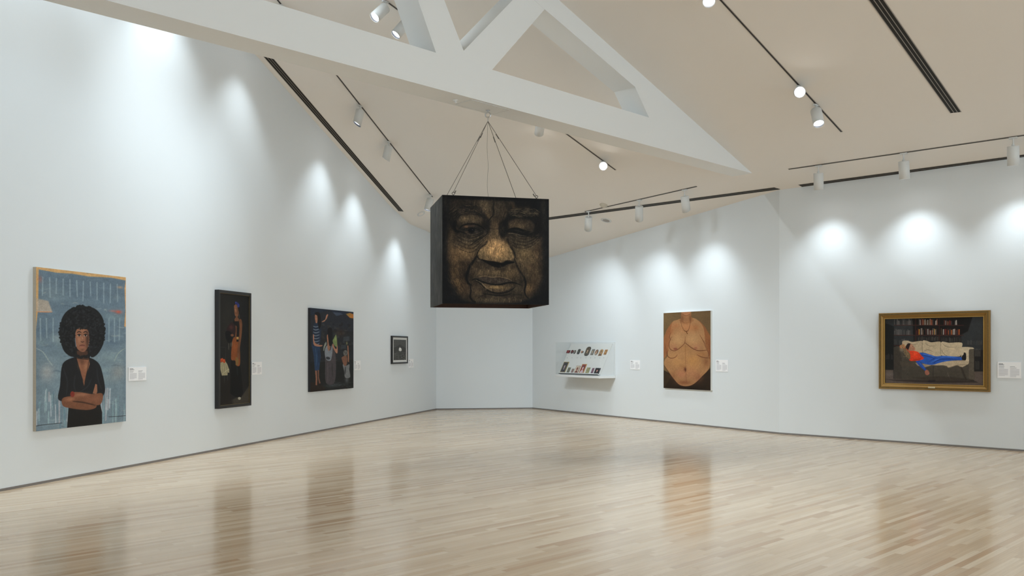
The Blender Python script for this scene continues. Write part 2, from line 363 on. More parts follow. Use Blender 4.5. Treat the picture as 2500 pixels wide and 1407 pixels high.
    A.poly([(640, 470), (690, 442), (760, 432), (830, 455), (870, 490), (830, 515), (760, 528), (690, 518), (655, 498)], (34, 30, 27), .9, 8, True)
    B(700, 446, 28, 14, (110, 78, 52), .9); B(750, 440, 40, 10, (78, 60, 46), .7)
    L([(660, 480), (700, 462), (750, 456), (800, 468), (840, 488)], D, 7, .9, 4)
    A.ell(748, 482, 34, 21, (10, 9, 14), 1, 6)
    B(795, 495, 20, 12, (70, 64, 58), .8); B(700, 496, 18, 8, (84, 66, 48), .8); A.ell(758, 474, 4, 3, (80, 80, 84), .7, 2)
    L([(690, 500), (740, 520), (800, 512), (850, 490)], (96, 80, 62), 5, .7, 3)
    L([(590, 455), (610, 485), (650, 495), (690, 510)], D, 12, .9, 5)
    # crow lines and bags, left
    for i in range(9):
        o = i * 17
        L([(640 - i*9, 520 + o*.75), (690, 545 + o), (760, 550 + o), (830, 525 + o*.72), (880, 500 + o*.45)], (18, 16, 15) if i % 2 == 0 else (104, 86, 64), 5 if i % 2 == 0 else 4, .75 if i % 2 == 0 else .55, 3)
    L([(905, 500), (880, 530), (830, 560), (780, 590), (740, 620)], D, 9, .9, 5)
    B(885, 490, 18, 22, (70, 62, 52), .6)
    for i in range(7):
        L([(545 + i*8, 500 + i*22), (600, 515 + i*20), (660, 545 + i*16)], (30, 25, 21), 5, .5, 3)
    # lid folds left
    for i in range(6):
        L([(625 + i*4, 435 - i*13), (700, 412 - i*14), (780, 410 - i*12), (850, 430 - i*9)], (60, 48, 36), 3.5, .55, 2)
    # right eye, nearly shut
    A.poly([(1080, 495), (1110, 468), (1180, 458), (1250, 485), (1320, 505), (1340, 530), (1280, 545), (1200, 535), (1140, 505), (1100, 500)], (20, 18, 18), .95, 8, True)
    L([(1080, 497), (1115, 470), (1180, 462), (1240, 482), (1310, 500), (1345, 505)], D, 14, 1, 5)
    L([(1110, 490), (1180, 500), (1250, 530), (1320, 540)], D, 10, 1, 4)
    L([(1150, 478), (1210, 492), (1260, 505)], (70, 64, 56), 4, .6, 3); L([(1095, 510), (1150, 512), (1210, 528), (1270, 536)], (112, 98, 80), 6, .7, 3)
    for i in range(8):
        o = i * 16
        L([(1100 + i*6, 520 + o), (1170, 548 + o), (1260, 565 + o*.9), (1340, 540 + o*.8), (1390, 500 + o*.7)], (20, 18, 17) if i % 2 == 0 else (88, 76, 58), 5, .65 if i % 2 == 0 else .5, 3)
    for i in range(5):
        L([(1100, 440 - i*12), (1180, 420 - i*9), (1270, 430 - i*9), (1330, 455 - i*9)], (50, 40, 30), 3.5, .5, 2)
    # brow hairs
    A.hairs(720, 285, 170, 45, 190, 46, lambda x, y: -18 + (x-600)*.17, [(92, 80, 62), (120, 98, 70), (66, 56, 46), (20, 18, 16)], 2.6, .6, 22)
    A.hairs(600, 330, 60, 60, 60, 44, -50, [(84, 74, 58), (20, 18, 16)], 2.4, .5, 22)
    A.hairs(1240, 312, 150, 42, 200, 50, lambda x, y: -14 + (x-1120)*.16, [(100, 88, 64), (122, 104, 74), (70, 60, 46), (18, 16, 15)], 2.6, .65, 20)
    # forehead creases
    L([(955, 185), (956, 260), (955, 330), (930, 365), (905, 400)], D, 10, .95, 5)
    L([(1075, 300), (1050, 360), (1045, 420)], D, 10, .6, 8); L([(975, 200), (978, 300), (970, 360)], (112, 94, 68), 6, .5, 4)
    for i in range(5): L([(915, 395 + i*15), (980, 402 + i*14), (1045, 398 + i*14)], (38, 31, 25), 4, .6, 3)
    L([(905, 460), (960, 470), (1030, 465)], D, 5, .7, 3)
    A.hairs(930, 250, 190, 80, 260, 46, 92, [(110, 92, 68), (44, 36, 28), (26, 22, 19)], 2.4, .35, 10)
    # nose
    A.poly([(905, 610), (870, 625), (825, 660), (800, 700), (815, 740), (860, 765), (930, 790), (1000, 800), (1080, 775), (1140, 765), (1158, 715), (1140, 660), (1110, 620), (1080, 600), (1040, 585), (930, 585)], (112, 90, 60), .85, 24, True)
    B(970, 640, 110, 65, (176, 134, 86), .95); B(1000, 700, 100, 50, (166, 128, 82), .9); B(960, 600, 60, 40, (150, 116, 76), .6)
    B(900, 660, 45, 40, (156, 122, 80), .7); B(855, 700, 32, 40, (112, 92, 64), .7); B(1120, 705, 24, 46, (118, 98, 66), .8); B(1060, 640, 40, 50, (150, 118, 76), .5)
    L([(835, 650), (806, 690), (802, 725), (820, 750), (850, 768)], D, 9, .95, 5)
    A.poly([(840, 755), (900, 768), (960, 775), (1040, 790), (1080, 768), (1145, 775), (1150, 790), (1085, 805), (1040, 830), (1000, 836), (940, 820), (880, 785)], (9, 8, 9), .97, 10, True)
    B(1100, 770, 26, 10, (40, 32, 25), .8); L([(1112, 640), (1150, 680), (1160, 730), (1148, 770), (1120, 790)], D, 8, .8, 5)
    B(1135, 770, 14, 8, (96, 80, 58), .5); B(815, 770, 14, 8, (100, 84, 66), .7)
    L([(1090, 560), (1105, 610), (1135, 660), (1165, 740)], (20, 18, 17), 20, .65, 14)
    L([(900, 580), (870, 620), (820, 655)], (24, 20, 18), 16, .7, 12)
    # nasolabial folds
    L([(800, 720), (770, 770), (735, 820), (715, 870), (700, 930), (715, 980), (745, 1000)], D, 24, .95, 13)
    L([(745, 790), (738, 850), (728, 900)], (70, 60, 50), 6, .5, 5)
    L([(1160, 760), (1180, 820), (1215, 880), (1245, 930), (1262, 990), (1250, 1050), (1262, 1100), (1290, 1130)], D, 17, .95, 9)
    L([(1165, 800), (1195, 870), (1215, 930), (1220, 985)], (34, 28, 23), 9, .7, 6)
    L([(1200, 840), (1235, 910), (1240, 960)], (76, 62, 46), 6, .5, 4)
    L([(735, 1000), (742, 1060), (735, 1110), (760, 1150), (790, 1160)], D, 15, .9, 9)
    L([(730, 930), (722, 960), (742, 990)], (80, 70, 58), 5, .6, 4)
    # mouth
    A.poly([(770, 940), (830, 925), (900, 922), (960, 932), (1020, 930), (1080, 940), (1130, 965), (1080, 985), (1000, 996), (920, 990), (840, 972), (790, 955)], (56, 47, 40), .95, 9, True)
    L([(800, 930), (870, 915), (940, 926), (1010, 922), (1080, 936), (1130, 958)], (126, 102, 72), 7, .7, 4)
    L([(748, 955), (790, 942), (840, 965), (920, 990), (1010, 996), (1090, 978), (1150, 978), (1220, 1002)], D, 13, 1, 5)
    A.poly([(860, 985), (940, 1000), (1020, 1004), (1100, 992), (1150, 1000), (1110, 1035), (1040, 1062), (960, 1066), (890, 1046), (840, 1010)], (78, 63, 45), .95, 9, True)
    B(990, 1022, 80, 16, (140, 112, 70), .9)
    L([(780, 958), (830, 985), (880, 1035), (950, 1070), (1030, 1078), (1110, 1055), (1160, 1020)], D, 11, .9, 5)
    L([(790, 955), (840, 978), (890, 1025), (950, 1056)], (122, 106, 82), 5, .7, 3)
    L([(860, 1080), (960, 1096), (1060, 1096), (1130, 1080)], D, 12, .75, 7)
    A.hairs(950, 960, 150, 18, 120, 26, 80, [(28, 24, 22), (92, 78, 62)], 2, .5, 14); A.hairs(990, 1040, 120, 22, 110, 22, 85, [(34, 28, 23), (116, 94, 64)], 2, .45, 14)
    for x in (1160, 1190, 1220): L([(1130, x-60), (1180, x-70), (1240, x-62)], (24, 20, 18), 5, .6, 3)
    L([(800, 1130), (850, 1100), (900, 1085)], (22, 18, 16), 6, .7, 4); L([(930, 1120), (1000, 1130), (1080, 1120)], (46, 38, 30), 8, .5, 6)
    for i in range(16):
        x = 830 + i*27; L([(x, 1110 + (i % 3)*12), (x+12, 1140), (x+4, 1165)], (32, 27, 23) if i % 2 else (110, 94, 68), 5, .5, 4)
    L([(600, 800), (640, 880), (650, 960), (700, 1000)], (34, 27, 22), 8, .45, 7); L([(560, 900), (600, 1000), (660, 1080)], (120, 94, 60), 6, .35, 5); L([(590, 870), (640, 970), (690, 1060)], (30, 25, 21), 5, .5, 4)
    L([(1360, 560), (1390, 660), (1380, 760)], (30, 25, 22), 7, .45, 6); L([(1180, 640), (1200, 720), (1230, 800)], (130, 106, 72), 6, .35, 6)
    # overall skin grain
    A.hairs(660, 740, 150, 130, 260, 36, 75, [(140, 110, 72), (50, 40, 30)], 2.2, .28, 24)
    A.hairs(1290, 780, 130, 170, 320, 36, 96, [(138, 112, 76), (48, 38, 30)], 2.2, .28, 24)
    A.hairs(600, 960, 80, 140, 200, 44, 62, [(124, 96, 60), (30, 24, 20)], 2.4, .35, 12)
    A.hairs(960, 865, 200, 55, 260, 26, 92, [(136, 112, 78), (40, 34, 28)], 2.2, .38, 20)
    A.hairs(720, 590, 180, 70, 220, 34, lambda x, y: (x-720)*-.13 + 6, [(112, 94, 70), (24, 20, 18)], 2.4, .45, 18)
    A.hairs(1260, 570, 150, 80, 240, 36, lambda x, y: (x-1230)*-.16 + 12, [(96, 82, 62), (20, 18, 17)], 2.4, .45, 18)
    A.hairs(990, 490, 70, 110, 120, 30, 92, [(120, 98, 66), (60, 48, 36)], 2, .3, 20)
    A.hairs(980, 680, 120, 60, 160, 26, 92, [(186, 146, 96), (140, 106, 68)], 2, .3, 8)
    A.hairs(760, 380, 130, 45, 160, 24, lambda x, y: 70 + (x-740)*.1, [(118, 98, 72), (46, 38, 30)], 2, .4, 25)
    A.hairs(490, 600, 26, 420, 160, 60, 92, [(34, 34, 36), (12, 12, 14)], 3, .5, 6); A.hairs(1450, 640, 30, 420, 180, 60, 92, [(42, 42, 42), (14, 14, 15)], 3, .5, 6)
    A.noise(1.6, 7, .2); A.noise(2.2, 2.2, .2); A.noise(9, 14, .16); A.a = np.clip(1.28 * A.a ** 1.16, 0, 1); A.a = .78*A.a + .22*A.a.mean(2, keepdims=True)
    return A.a

def art_portrait_blue():
    # plain stand-in: half-length portrait in black on a worn slate-blue ground
    A = Art(300, 500, [(150, 98), (815, 175), (820, 1253), (145, 1325)], (98, 116, 130))
    L = A.line; B = A.blob
    for i in range(46):
        x, y = A.rng.uniform(150, 815), A.rng.uniform(120, 1300)
        B(x, y, A.rng.uniform(40, 120), A.rng.uniform(14, 50), [(84, 102, 118), (112, 130, 142), (126, 146, 150), (92, 108, 120), (134, 148, 152)][i % 5], .55)
    A.poly([(150, 150), (800, 200), (800, 330), (150, 320)], (86, 102, 116), .45, 30); A.poly([(150, 720), (820, 700), (820, 1320), (150, 1320)], (128, 146, 152), .45, 90)
    # warm scraped border
    A.poly([(148, 96), (818, 174), (816, 200), (700, 178), (540, 170), (420, 150), (300, 142), (170, 118), (165, 400), (148, 560)], (206, 160, 102), .9, 5)
    A.poly([(815, 174), (805, 260), (812, 420), (804, 540), (822, 545)], (216, 158, 96), .9, 5)
    A.poly([(150, 330), (240, 350), (270, 430), (150, 432)], (176, 160, 142), .8, 10); L([(150, 430), (270, 432)], (214, 132, 74), 5, .9, 2)
    for i in range(90):
        x, y = A.rng.uniform(150, 810), A.rng.uniform(120, 1290); d = A.rng.uniform(20, 80)
        L([(x, y), (x + d*.5, y + A.rng.uniform(-6, 6)), (x + d, y + A.rng.uniform(-10, 10))], [(70, 88, 104), (140, 156, 162), (112, 130, 142), (160, 166, 160)][i % 4], A.rng.uniform(3, 11), .4, 5)
    # abstract pale brush marks in two bands
    for i in range(12):
        x = 200 + i*50; h = A.rng.uniform(90, 150)
        L([(x, 175 + i*5), (x + A.rng.uniform(-4, 4), 175 + i*5 + h)], (150, 168, 178), 9, .55, 5, False)
    for x in (180, 225, 275, 690, 730, 770):
        h = A.rng.uniform(140, 190); L([(x, 480), (x + A.rng.uniform(-6, 6), 480 + h)], (152, 170, 178), 9, .55, 5, False)
    B(760, 432, 28, 14, (204, 84, 60), .8); B(720, 425, 30, 8, (190, 110, 96), .6); B(180, 190, 14, 24, (176, 104, 90), .5); B(770, 250, 24, 10, (196, 150, 110), .6)
    B(230, 880, 50, 60, (160, 158, 156), .7); B(760, 880, 60, 60, (140, 142, 140), .7)
    L([(150, 700), (200, 730), (240, 790), (270, 830)], (170, 178, 172), 6, .6, 4); L([(815, 700), (760, 740), (730, 800)], (168, 176, 160), 6, .6, 4)
    for i in range(70):
        x = A.rng.uniform(150, 820); y = A.rng.uniform(1000, 1180)
        L([(x, y), (x + A.rng.uniform(-5, 5), y + A.rng.uniform(60, 190))], [(196, 200, 206), (120, 150, 160), (90, 118, 132), (176, 168, 174), (150, 176, 180)][i % 5], A.rng.uniform(5, 14), .6, 4, False)
    for i in range(60):
        L([(A.rng.uniform(150, 810), A.rng.uniform(500, 1000))]*2, (40, 50, 60), 5, .6, 2)
    # sitter: shirt, arms, skirt
    K = (24, 25, 28)
    A.poly([(378, 1298), (388, 1150), (380, 1100), (620, 1100), (640, 1180), (640, 1272)], (20, 19, 19), 1, 3)
    A.poly([(335, 860), (360, 800), (440, 768), (540, 770), (610, 810), (640, 880), (662, 1010), (640, 1070), (600, 1110), (400, 1110), (345, 1100), (310, 1075), (325, 980)], K, 1, 4, True)
    for p in ([(350, 850), (380, 950), (372, 1050)], [(600, 850), (610, 940), (636, 1010)], [(440, 900), (430, 980), (450, 1040)], [(560, 930), (530, 990), (470, 1030)]): L(p, (52, 54, 60), 9, .5, 9)
    A.poly([(445, 760), (540, 770), (548, 820), (520, 900), (505, 985), (480, 880)], (128, 84, 62), 1, 3)
    B(490, 800, 24, 30, (80, 52, 40), .6); B(520, 840, 16, 30, (168, 118, 88), .7); B(470, 830, 12, 26, (150, 104, 78), .6)
    L([(450, 780), (470, 860), (500, 950)], (34, 28, 26), 4, .9, 2); L([(545, 780), (530, 860), (508, 960)], (34, 28, 26), 4, .9, 2)
    A.poly([(405, 1035), (470, 1030), (560, 1045), (640, 1040), (640, 1100), (610, 1130), (540, 1110), (430, 1085)], (118, 76, 56), 1, 4, True)
    A.poly([(345, 1075), (420, 1062), (500, 1095), (590, 1120), (590, 1150), (520, 1165), (400, 1150), (345, 1130)], (112, 72, 52), 1, 4, True)
    B(400, 1085, 40, 16, (160, 108, 80), .8); B(480, 1050, 60, 14, (158, 108, 82), .8); B(600, 1075, 30, 20, (140, 92, 68), .7); L([(420, 1098), (500, 1108), (590, 1130)], (40, 25, 20), 9, .8, 6)
    A.poly([(570, 1040), (590, 968), (602, 975), (604, 1030), (595, 1045)], (138, 94, 72), 1, 3); A.ell(418, 1045, 16, 22, (120, 44, 34), 1, 4)
    # head
    A.poly([(436, 690), (548, 690), (546, 782), (438, 776)], (22, 20, 20), 1, 4)
    A.poly([(450, 720), (530, 720), (540, 790), (450, 780)], (70, 46, 36), 1, 4)
    A.poly([(440, 600), (450, 560), (490, 545), (530, 560), (545, 620), (538, 680), (510, 725), (475, 722), (448, 690)], (136, 92, 70), 1, 4, True)
    rr = np.random.RandomState(5)
    A.poly([(330, 560), (345, 470), (400, 410), (490, 390), (580, 405), (640, 470), (655, 560), (650, 660), (610, 740), (565, 770), (548, 740), (545, 640), (535, 570), (490, 545), (450, 560), (436, 620), (444, 700), (450, 755), (400, 760), (345, 700)], (19, 20, 22), 1, 5, True)
    for i in range(1500):
        t = rr.rand()*6.283; r = math.sqrt(rr.rand())
        x, y = 490 + 160*r*math.cos(t), 580 + 185*r*math.sin(t)
        if abs(x-490) < 56 and 560 < y < 775: continue
        A.ell(x, y, rr.uniform(4, 10), rr.uniform(4, 9), [(17, 18, 20), (24, 26, 29), (34, 37, 41), (13, 14, 16)][i % 4], .9, 3)
    for i in range(260):
        t = rr.rand()*6.283; A.ell(490 + 163*math.cos(t)*rr.uniform(.95, 1.05), 580 + 188*math.sin(t)*rr.uniform(.95, 1.04), 8, 8, (22, 24, 26), .9, 3)
    B(530, 640, 14, 70, (50, 32, 26), .8); B(470, 640, 16, 30, (172, 122, 94), .7); B(490, 570, 20, 12, (158, 110, 84), .6)
    for x in (468, 515): A.ell(x, 606, 13, 8, (190, 180, 172), .7, 3); A.ell(x, 606, 6.5, 7.5, (22, 14, 13), 1, 2); L([(x-15, 604), (x, 597), (x+15, 604)], (24, 16, 14), 6, 1, 2); L([(x-16, 586), (x, 577), (x+16, 586)], (30, 20, 18), 7, .95, 2)
    L([(490, 610), (494, 640)], (180, 132, 104), 6, .6, 4); L([(480, 650), (492, 656), (506, 650)], (52, 30, 26), 6, .9, 3)
    L([(470, 684), (490, 678), (512, 684)], (96, 50, 46), 8, .9, 3); L([(472, 690), (490, 695), (508, 690)], (160, 100, 90), 6, .7, 3); B(492, 714, 16, 8, (84, 54, 42), .6)
    L([(148, 1282), (240, 1270), (340, 1262)], (24, 26, 28), 4, .9, 2, False); L([(690, 1218), (760, 1214), (820, 1210)], (24, 26, 28), 4, .9, 2, False)
    A.noise(2, 3, .06); A.noise(14, 9, .05)
    return A.a

def art_standing_woman():
    A = Art(170, 560, [(155, 95), (492, 128), (487, 1310), (155, 1345)], (27, 27, 27))
    L = A.line; B = A.blob
    B(230, 400, 120, 400, (44, 42, 38), .8); B(440, 500, 50, 300, (20, 21, 22), .7)
    A.poly([(155, 1350), (250, 1300), (420, 1220), (490, 1120), (490, 1320)], (66, 60, 52), .9, 12)
    A.poly([(155, 1030), (290, 1080), (300, 1345), (155, 1345)], (30, 26, 22), .8, 30)
    # chair, cloth and fruit
    L([(157, 702), (220, 702), (222, 850)], (52, 50, 46), 6, .8, 3, False, False); L([(205, 1010), (208, 1100)], (70, 68, 62), 5, .7, 3); L([(242, 1010), (245, 1075)], (70, 68, 62), 5, .7, 3)
    A.poly([(153, 878), (215, 850), (240, 890), (262, 950), (262, 985), (243, 980), (243, 1012), (178, 1016), (160, 940)], (158, 148, 118), 1, 4)
    for x in (175, 200, 225): L([(x, 880), (x+8, 940), (x+6, 1000)], (110, 102, 82), 6, .6, 4)
    L([(180, 1000), (240, 955), (262, 945)], (196, 186, 152), 6, .7, 3)
    for x, y in ((160, 850), (182, 845), (205, 855)): A.ell(x, y, 14, 23, (176, 70, 34), 1, 3); A.ell(x-4, y-10, 5, 7, (222, 116, 66), .7, 3)
    # trousers, shoe
    A.poly([(285, 840), (380, 870), (400, 1000), (420, 1210), (400, 1250), (330, 1250), (275, 1215), (275, 1000)], (11, 11, 12), 1, 5)
    L([(350, 900), (356, 1010)], (30, 38, 40), 16, .7, 8); A.ell(377, 1265, 16, 15, (170, 164, 146), 1, 3)
    # skirt/apron
    A.poly([(300, 620), (330, 585), (370, 610), (385, 760), (382, 900), (338, 900), (330, 850), (285, 838), (288, 720)], (128, 70, 36), 1, 5, True)
    B(320, 700, 22, 70, (152, 84, 44), .7); A.poly([(335, 815), (365, 805), (370, 860), (362, 900), (338, 900)], (120, 92, 50), 1, 4)
    # torso
    A.poly([(325, 400), (375, 395), (380, 640), (345, 640), (340, 480), (300, 440), (318, 380)], (18, 16, 16), 1, 4)
    A.poly([(335, 455), (350, 470), (345, 620), (330, 590)], (120, 74, 48), .9, 3); A.poly([(345, 586), (370, 586), (370, 614), (347, 614)], (178, 136, 78), 1, 3)
    A.poly([(322, 390), (350, 350), (375, 390), (370, 412), (325, 412)], (112, 72, 50), 1, 4)
    A.poly([(375, 400), (400, 390), (412, 450), (405, 560), (385, 700), (378, 790), (360, 800), (356, 740), (372, 600), (380, 480)], (104, 66, 44), 1, 4, True)
    L([(392, 420), (398, 520), (384, 660)], (140, 94, 64), 8, .6, 6); A.ell(366, 800, 12, 34, (112, 74, 52), 1, 3)
    # head
    A.poly([(318, 235), (335, 205), (365, 215), (376, 260), (372, 320), (360, 360), (330, 350), (322, 300)], (122, 80, 56), 1, 4, True)
    B(335, 280, 10, 26, (168, 118, 86), .7); B(360, 300, 10, 40, (70, 44, 32), .6)
    A.poly([(315, 240), (325, 205), (350, 195), (380, 220), (384, 300), (378, 330), (368, 290), (350, 225), (330, 225)], (20, 17, 17), 1, 4, True)
    A.ell(350, 212, 22, 14, (38, 44, 96), 1, 4); A.ell(368, 236, 14, 22, (44, 52, 118), 1, 4); A.ell(340, 200, 10, 8, (54, 60, 128), 1, 3)
    for p in ([(326, 268), (336, 266)], [(344, 272), (356, 272)], [(332, 318), (346, 320)]): L(p, (40, 24, 20), 5, .8, 3)
    L([(378, 330), (378, 380)], (150, 140, 120), 3, .6, 2)
    # bird held in the arm
    A.poly([(235, 500), (270, 440), (300, 425), (335, 480), (330, 560), (290, 590), (245, 560)], (40, 26, 27), 1, 5, True); B(285, 480, 24, 26, (84, 44, 44), .8)
    A.poly([(220, 530), (260, 520), (300, 560), (290, 650), (250, 650), (225, 600)], (14, 14, 16), .95, 6, True); A.ell(296, 568, 18, 14, (120, 76, 54), 1, 4)
    for p in ([(258, 655), (256, 730)], [(280, 650), (284, 700)], [(292, 640), (297, 690)]): L(p, (132, 124, 110), 5, .8, 2)
    A.noise(2, 2, .08); A.noise(10, 16, .05)
    return A.a

def art_three_figures():
    A = Art(220, 400, [(108, 75), (755, 133), (750, 1272), (110, 1330)], (34, 36, 40))
    L = A.line; B = A.blob
    A.poly([(100, 70), (760, 130), (760, 330), (100, 300)], (34, 42, 58), 1, 20); A.poly([(440, 140), (560, 150), (600, 180), (480, 200)], (74, 84, 102), .8, 16)
    A.poly([(640, 165), (700, 150), (760, 170), (760, 235), (700, 230)], (196, 122, 50), .9, 12); B(680, 175, 40, 16, (110, 120, 60), .6)
    A.poly([(100, 190), (200, 170), (290, 140), (400, 100), (450, 150), (500, 200), (560, 180), (640, 172), (700, 225), (760, 235), (760, 420), (100, 420)], (38, 40, 48), 1, 8)
    rr = A.rng
    for i in range(150):
        x, y = rr.uniform(110, 750), rr.uniform(290, 880); w, h = rr.uniform(14, 50), rr.uniform(12, 42)
        c = [(48, 48, 50), (30, 30, 32), (56, 52, 50), (42, 36, 32), (24, 24, 26), (60, 62, 66)][i % 6]
        A.poly([(x, y), (x+w, y+3), (x+w, y+h), (x, y+h)], c, .6, 3)
    B(560, 450, 90, 60, (64, 46, 36), .6); A.poly([(600, 510), (690, 500), (692, 570), (600, 575)], (62, 68, 74), .8, 3); A.poly([(565, 630), (640, 625), (640, 690), (565, 690)], (56, 62, 68), .8, 3)
    A.poly([(100, 890), (760, 850), (760, 1290), (100, 1330)], (24, 25, 24), .9, 30)
    for i in range(26): y = 870 + i*16; L([(120 + rr.uniform(0, 200), y), (420, y + 10), (740 - rr.uniform(0, 200), y - 6)], (44, 52, 52), 4, .35, 4)
    A.poly([(100, 1180), (230, 1200), (330, 1260), (320, 1320), (100, 1335)], (36, 26, 20), .95, 12); B(460, 1230, 140, 34, (74, 80, 86), .6)
    for i in range(30): x = rr.uniform(330, 730); y = rr.uniform(1170, 1260); L([(x, y), (x+30, y+3)], (120, 128, 134), 3, .5, 2)
    S = (172, 122, 98)
    # left figure
    A.poly([(130, 640), (250, 640), (262, 800), (240, 1010), (176, 1012), (160, 800)], (36, 58, 88), 1, 5); L([(185, 680), (200, 800), (196, 950)], (70, 100, 136), 12, .6, 8); L([(235, 700), (240, 900)], (18, 26, 40), 14, .7, 8)
    A.poly([(180, 1012), (205, 1012), (212, 1140), (208, 1230), (188, 1225), (190, 1120)], (148, 102, 82), 1, 4); A.poly([(218, 1005), (238, 1005), (240, 1120), (262, 1200), (240, 1205), (222, 1120)], (122, 84, 68), 1, 4)
    A.poly([(160, 320), (185, 295), (250, 320), (270, 420), (262, 540), (240, 650), (125, 650), (140, 500), (148, 400)], (34, 46, 66), 1, 5)
    for i in range(7): y = 350 + i*44; L([(150, y), (190, y+14), (245, y-2)], (176, 190, 200), 8, .75, 4)
    A.poly([(148, 480), (165, 490), (172, 590), (235, 630), (290, 635), (270, 655), (200, 652), (158, 620)], S, 1, 4, True)
    A.poly([(275, 285), (330, 250), (345, 190), (360, 170), (374, 180), (352, 240), (320, 280), (285, 292)], S, 1, 4)
    for p in ([(356, 195), (362, 168)], [(362, 200), (374, 176)]): L(p, S, 6, 1, 2)
    A.poly([(180, 180), (210, 178), (218, 230), (210, 300), (190, 300), (178, 240)], S, 1, 4, True); A.poly([(178, 150), (230, 140), (262, 200), (268, 330), (240, 400), (218, 300), (212, 200), (185, 178)], (14, 13, 16), 1, 5, True)
    for p in ([(184, 218), (194, 216)], [(200, 218), (210, 220)], [(186, 268), (202, 270)]): L(p, (60, 36, 32), 5, .8, 3)
    # middle figure
    A.poly([(360, 620), (440, 620), (480, 760), (490, 1000), (460, 1200), (340, 1190), (328, 900), (325, 740)], (72, 66, 70), 1, 6, True)
    A.poly([(322, 720), (360, 640), (400, 720), (430, 640), (440, 700), (420, 840), (390, 868), (340, 840)], (128, 134, 142), 1, 5, True); A.ell(372, 828, 32, 20, (40, 42, 48), .9, 6, 15)
    L([(360, 900), (370, 1050), (360, 1180)], (110, 100, 104), 12, .5, 10); L([(430, 900), (440, 1100)], (42, 40, 44), 14, .6, 10)
    A.poly([(362, 590), (410, 600), (400, 690), (382, 730), (362, 680)], (150, 108, 86), 1, 4); A.poly([(356, 490), (375, 478), (384, 520), (378, 590), (362, 585)], (168, 116, 90), 1, 4, True)
    A.poly([(366, 400), (400, 370), (432, 400), (438, 560), (420, 640), (390, 640), (378, 560), (368, 470)], (13, 12, 14), 1, 5, True)
    A.poly([(345, 580), (322, 610), (305, 660), (300, 715), (312, 720), (328, 660), (350, 620)], (136, 140, 130), 1, 4)
    A.poly([(435, 640), (450, 680), (490, 750), (514, 745), (512, 640), (500, 600), (498, 690), (470, 670), (448, 610)], S, 1, 4, True)
    A.poly([(440, 570), (460, 530), (488, 478), (502, 520), (508, 610), (498, 660), (462, 630)], (118, 134, 84), 1, 5, True); B(484, 540, 12, 30, (168, 176, 120), .6)
    # right child
    A.poly([(590, 920), (640, 940), (690, 920), (688, 1000), (700, 1110), (625, 1115), (610, 1020)], (120, 122, 124), .95, 6, True); L([(630, 960), (622, 1070)], (30, 30, 32), 20, .7, 10)
    A.poly([(600, 800), (640, 780), (660, 860), (640, 940), (605, 930), (580, 860), (572, 820)], (122, 84, 66), 1, 5, True); A.poly([(660, 640), (674, 640), (684, 800), (684, 890), (668, 880), (664, 760)], (156, 108, 82), 1, 4)
    A.ell(630, 750, 32, 44, (100, 100, 98), 1, 6); L([(612, 730), (640, 760), (650, 730)], (40, 36, 34), 8, .8, 4); B(652, 605, 14, 26, (150, 146, 96), .8); B(650, 1150, 34, 60, (110, 114, 118), .6)
    A.poly([(100, 60), (760, 120), (758, 140), (110, 84)], (26, 28, 34), .7, 6); A.noise(2, 2, .08); A.noise(8, 8, .05)
    return A.a

def art_tree_print():
    A = Art(70, 120, [(285, 400), (432, 408), (428, 672), (282, 678)], (74, 74, 72))
    A.poly([(280, 395), (436, 400), (434, 540), (280, 540)], (78, 78, 76), 1, 10); A.poly([(280, 520), (330, 490), (360, 470), (400, 500), (436, 520), (436, 700), (280, 700)], (60, 60, 58), .9, 10)
    A.hairs(357, 620, 90, 60, 380, 14, 80, [(128, 128, 124), (50, 50, 48), (100, 100, 96), (150, 150, 146)], 2, .7, 30)
    A.poly([(360, 495), (378, 530), (378, 552), (362, 558), (345, 550), (346, 525)], (206, 206, 202), 1, 4); A.ell(362, 505, 5, 8, (60, 58, 56), 1, 2); A.noise(2, 2, .12)
    return A.a

